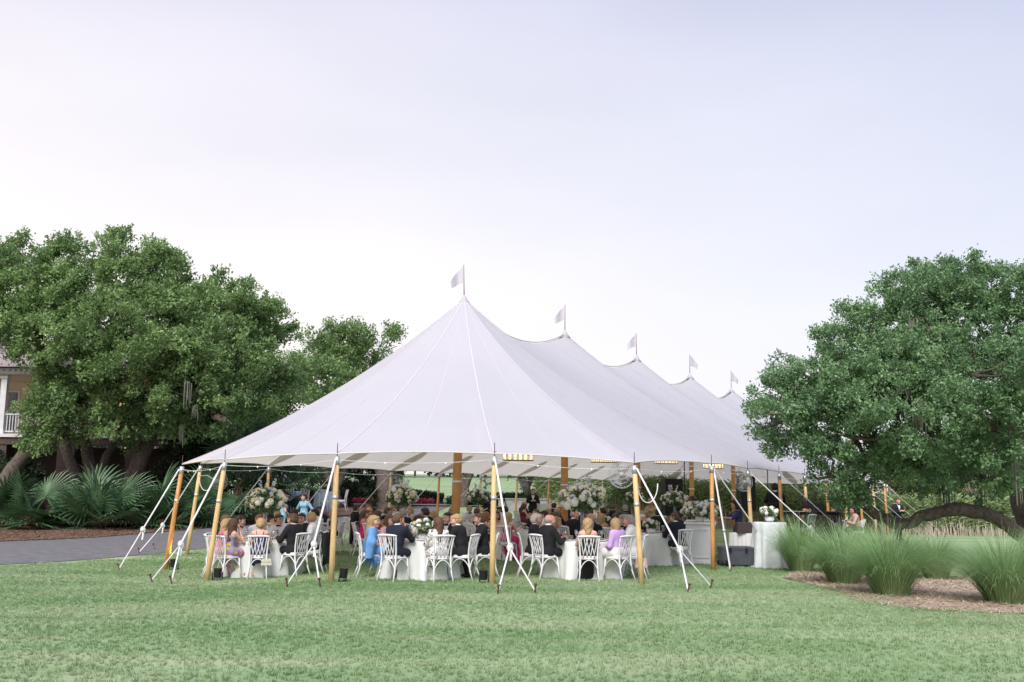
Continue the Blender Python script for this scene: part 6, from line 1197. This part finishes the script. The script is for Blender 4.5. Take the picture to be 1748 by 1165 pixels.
# ------------------------------------------------------------------ ornamental grass
M_OG = mat('ornamental_blades', (0.175, 0.315, 0.125), .6, tint=(0.385, 0.545, 0.270), transl=.3)
M_OGDRY = mat('dry_blades', (0.30, 0.22, 0.11), .8, transl=.2)
def clump(x, y, h, w, label, n=1900, seed=0):
    r_ = np.random.default_rng(seed); t = thing('ornamental_grass', label, 'grass clump', gp(x, y), 0, 'ornamental grass clumps in the straw bed')
    def blades(n, hh, ww, wid, dry):
        a = r_.uniform(0, 2*PI, n); ra = r_.uniform(0, .20*w, n); lean = 1.2*r_.random(n)**.75 if not dry else r_.uniform(.5, 1.3, n); lean = np.clip(lean, 0, 1.35); L = hh*r_.uniform(.72, 1.12, n)*(1 - .10*lean); od = np.stack([np.cos(a), np.sin(a), 0*a], 1); sd = np.stack([-np.sin(a), np.cos(a), 0*a], 1); K = 6; base = od*ra[:, None]; pts = [base]; th = lean*.40; bend = .25 + lean*.95 + r_.uniform(0, 1.0, n)**1.5
        for s in range(K):
            an = th + bend*(s/K)**1.4; pts.append(pts[-1] + (od*np.sin(an)[:, None]*ww + np.array([0, 0, 1.])*np.cos(an)[:, None])*(L/K)[:, None])
        tw_ = sd*math.cos(.5) + od*.3; V = []
        for s, p in enumerate(pts): wd = wid*(1 - .85*(s/K)**1.5); V += [p - tw_*wd, p + tw_*wd]
        V = np.stack(V, 1); b = np.arange(n)[:, None]*(2*K+2); Q = np.concatenate([np.stack([b+2*s, b+2*s+1, b+2*s+3, b+2*s+2], -1).reshape(-1, 4) for s in range(K)]); tint = np.tile(np.clip(r_.beta(2, 2, n), 0, 1), K); V = V.reshape(-1, 3); V[:, 2] = np.maximum(V[:, 2], .01); return V, Q, tint
    V, Q, ti = blades(n, h*1.16, w/1.25, .0055, False); link('blades', mesh_np('blades', V, Q, tint=ti), M_OG, t)['kind'] = 'stuff'
    V, Q, ti = blades(170, h*.42, w*.8, .005, True); link('dry_blades', mesh_np('dry_blades', V, Q, tint=ti), M_OGDRY, t)['kind'] = 'stuff'
for q, (x, y, h, w, lab) in enumerate([(6.75, 23.6, 1.22, 1.25, 'ornamental grass clump beside the silver high table'), (6.75, 20.6, 1.10, 1.45, 'ornamental grass clump second from the silver high table'), (6.85, 18.3, 1.20, 1.50, 'ornamental grass clump in the front middle of the straw bed'), (9.2, 22.0, 0.90, 1.2, 'small ornamental grass clump set back under the arching limb'), (8.35, 17.2, 1.10, 1.6, 'ornamental grass clump nearest the right frame edge'), (8.0, 22.8, 1.05, 1.3, 'ornamental grass clump behind the two left ones'), (10.9, 20.6, 1.02, 1.5, 'ornamental grass clump at the right edge behind the near one')]): clump(x, y, h, w, lab, 2200 if y < 21 else 1600, 70+q)
# ------------------------------------------------------------------ marsh reeds: dry stalks below, green leaves above
def reeds():
    r_ = np.random.default_rng(17); n = 30000; x = 2 + 60*r_.random(n)**1.35; edge = np.interp(x, [2, 8, 14, 20, 30, 62], [60, 57, 54, 48.5, 46.5, 46]); y = edge + np.where(r_.random(n) < .45, r_.uniform(0, 1.6, n), np.abs(r_.normal(0, 1, n))**1.3*7); z = gz(x, y); h = (1.72 + .75*(1 - sst(9, 20, x)))*r_.uniform(.75, 1.1, n)*np.where(y > edge+3, 1.04, 1)
    a = r_.uniform(-.5, .5, n); ln = r_.normal(0, .10, n); c, s = np.cos(a), np.sin(a); P0 = np.stack([x, y, z], 1); w = .026; sd = np.stack([c*w, s*w, 0*c], 1); tp = P0 + np.stack([ln*h, r_.normal(0, .05, n)*h, h], 1); fm = r_.uniform(.12, .62, n)[:, None]; mid = P0*(1-fm) + tp*fm
    Vs = np.stack([P0-sd*.6, P0+sd*.6, mid+sd*.5, mid-sd*.5], 1).reshape(-1, 3)
    # arching leaves on the upper half
    m = n*5; k = np.repeat(np.arange(n), 5); f = r_.uniform(.12, .99, m)[:, None]**.75; b0 = P0[k]*(1-f) + tp[k]*f; an = r_.uniform(0, 6.28, m); l = r_.uniform(.22, .5, m); d = np.stack([np.cos(an)*l, np.sin(an)*l*.6, l*r_.uniform(.2, .9, m)], 1); sv = np.stack([-np.sin(an)*.026, np.cos(an)*.026, np.full(m, .014)], 1); Vl = np.stack([b0-sv, b0+sv, b0+d*.6+sv*.8, b0+d-np.array([0, 0, .06])], 1).reshape(-1, 3)
    struct(link('marsh_reed_stalks', mesh_np('marsh_reed_stalks', Vs, np.arange(len(Vs)).reshape(-1, 4), smooth=False, tint=r_.random(n)), mat('dry_reed', (.34, .28, .22), .9, tint=(.52, .45, .38))), 'stuff')
    struct(link('marsh_reed_leaves', mesh_np('marsh_reed_leaves', Vl, np.arange(len(Vl)).reshape(-1, 4), smooth=False, tint=r_.random(m)), mat('green_reed', (.14, .215, .085), .7, tint=(.30, .37, .18), transl=.25)), 'stuff')
reeds()
# ------------------------------------------------------------------ clubhouse behind the left oak
M_BRICK = None
def brick_mat():
    m, nt, out = new_mat('red_brick'); L = nt.links; b = nt.nodes.new('ShaderNodeTexBrick'); b.inputs['Color1'].default_value = (.085, .045, .038, 1); b.inputs['Color2'].default_value = (.06, .034, .03, 1); b.inputs['Mortar'].default_value = (.12, .105, .095, 1); b.inputs['Scale'].default_value = 1.0; b.inputs['Brick Width'].default_value = .23; b.inputs['Row Height'].default_value = .085; b.inputs['Mortar Size'].default_value = .010
    tc = nt.nodes.new('ShaderNodeTexCoord'); mp = nt.nodes.new('ShaderNodeMapping'); mp.inputs['Rotation'].default_value = (PI/2, 0, 0); L.new(tc.outputs['Object'], mp.inputs[0]); L.new(mp.outputs[0], b.inputs['Vector']); p = nt.nodes.new('ShaderNodeBsdfPrincipled'); p.inputs['Roughness'].default_value = .9; L.new(b.outputs[0], p.inputs['Base Color']); L.new(p.outputs[0], out.inputs[0]); return m
M_BRICK = brick_mat(); M_TRIM = mat('white_trim', (.68, .68, .70), .6, (.60, .60, .62), 3, .5); M_SIDING = mat('tan_siding', (.64, .52, .38), .8, (.58, .47, .34), 2, .5, .15, 30); M_CEIL = mat('tan_porch_ceiling', (.52, .41, .29), .8, (.44, .34, .23), 4, .5, stretch=(.3, 8, 1)); M_SHING = mat('grey_shingle', (.24, .20, .19), .9, (.32, .27, .26), 10, .5, .5, 30); M_PANE = mat('window_glass', (.03, .03, .035), .1, spec=.6); M_LIT = mat('lit_window', (.5, .3, .12), .4, emit=(1.0, .55, .2), estr=.5)
cb = thing('clubhouse', 'raised clubhouse with white railed porch and brick base behind the oak', 'building', (-24, 53, 0)); OX, OY = -24.0, 53.0
def cpart(name, m, boxes, parent=None):
    mb = MB()
    for (x0, x1, y0, y1, z0, z1) in boxes: mb.box(((x0+x1)/2-OX, (y0+y1)/2-OY, (z0+z1)/2), (x1-x0, y1-y0, z1-z0))
    return mb.build(name, m, parent or cb, False)
FZ = 4.55; XR = -15.6; XL = -45.4
brick = []
for q in range(9): x = XL + 1.0 + q*3.55; brick.append((x-.45, x+.45, 52.0, 52.9, 0, FZ-.55))
cpart('brick_pier', M_BRICK, brick[:1]); [cpart('brick_pier', M_BRICK, [b]) for b in brick[1:]]
cpart('basement_wall', M_BRICK, [(XL, XR-.6, 55.2, 55.5, 0, FZ-.55)])
cpart('brick_band', M_BRICK, [(XL, XR, 51.95, 52.4, FZ-.549, FZ-.18)])
cpart('porch_floor', M_TRIM, [(XL-.1, XR+.1, 51.85, 55.6, FZ-.17, FZ)])
wall = cpart('wall', M_SIDING, [(XL, XR-.4, 55.6, 55.9, FZ, 9.2)])
for q in range(9):
    x = XL + 1.0 + q*3.55; cpart('column', M_TRIM, [(x-.15, x+.15, 52.05, 52.35, FZ, 7.6), (x-.2, x+.2, 52.0, 52.4, 7.45, 7.598), (x-.2, x+.2, 52.0, 52.4, FZ+.002, FZ+.18)])
    if q < 8:
        cpart('rail', M_TRIM, [(x+.16, x+3.39, 52.14, 52.24, FZ+1.0, FZ+1.07), (x+.16, x+3.39, 52.15, 52.23, FZ+.10, FZ+.16)])
        o = cpart('balusters', M_TRIM, [(x+.25+k*.148, x+.29+k*.148, 52.17, 52.21, FZ+.16, FZ+1.0) for k in range(21)]); o['kind'] = 'stuff'
        w = cpart('window', M_TRIM, [(x+1.0, x+2.7, 55.52, 55.62, FZ+.3, FZ+2.6)]); cpart('pane', M_LIT if q in (6, 7) else M_PANE, [(x+1.1, x+1.80, 55.49, 55.53, FZ+.4, FZ+2.5)], w); cpart('pane', M_LIT if q == 7 else M_PANE, [(x+1.90, x+2.6, 55.49, 55.53, FZ+.4, FZ+2.5)], w)
cpart('porch_ceiling', M_CEIL, [(XL, XR, 52.0, 55.6, 7.62, 7.68)]); cpart('beam', M_TRIM, [(XL-.1, XR+.1, 51.95, 52.4, 7.69, 8.0)])
o = cpart('dentils', M_TRIM, [(XL + k*.3, XL + k*.3 + .15, 51.85, 51.949, 7.82, 7.94) for k in range(99)]); o['kind'] = 'stuff'
mb = MB(); xs_ = (XL-.6-OX, XR+.6-OX); mb.add([(xs_[0], 51.4-OY, 8.0), (xs_[1], 51.4-OY, 8.0), (xs_[1]-7, 57-OY, 10.2), (xs_[0]+3, 57-OY, 10.2), (xs_[1], 62-OY, 8.0), (xs_[0], 62-OY, 8.0)], [(0, 1, 2, 3), (3, 2, 4, 5)], [(1, 4, 2), (0, 3, 5)]); mb.build('roof', M_SHING, cb, False)
# stair down from the porch end
t_ = []
for k in range(14): t_.append((XR+.1+k*.28, XR+.1+(k+1)*.28+.04, 52.4, 54.2, FZ-.17-(k+1)*.25, FZ-.14-(k+1)*.25))
for b in t_: cpart('stair_tread', M_TRIM, [b])
for yy in (52.35, 54.25):
    mb = MB(); a = np.array([XR+.15-OX, yy-OY, FZ+1.0]); b = np.array([XR+4.0-OX, yy-OY, FZ-3.5+1.0]); mb.tube([a, b], .045, 6); mb.tube([a - (0, 0, .85), b - (0, 0, .85)], .04, 6); rl = mb.build('stair_rail', M_TRIM, cb); mb = MB()
    for k in range(28): f = (k+.5)/28; p = a*(1-f)+b*f; mb.tube([p - (0, 0, .85), p], .018, 5)
    mb.build('balusters', M_TRIM, rl)['kind'] = 'stuff'
for q, (x, lb) in enumerate(((-28.3, 'amber porch lantern at the left of the clubhouse'), (-22.6, 'amber porch lantern behind the oak crown'), (-15.9, 'amber porch lantern near the steps'))):
    t = thing('porch_lantern', lb, 'lantern', (x, 54.2, 6.6), 0, 'porch lanterns'); mb = MB(); mb.box((0, 0, 0), (.2, .2, .32), taper=.8); mb.build('glass', mat('amber_glass', (.8, .4, .1), .3, emit=(1, .5, .15), estr=1.2), t, False); mb = MB(); mb.tube([(0, 0, .16), (0, 0, 1.0)], .015, 5); mb.box((0, 0, .18), (.24, .24, .04)); mb.build('hanger', M_BRONZE, t, False)
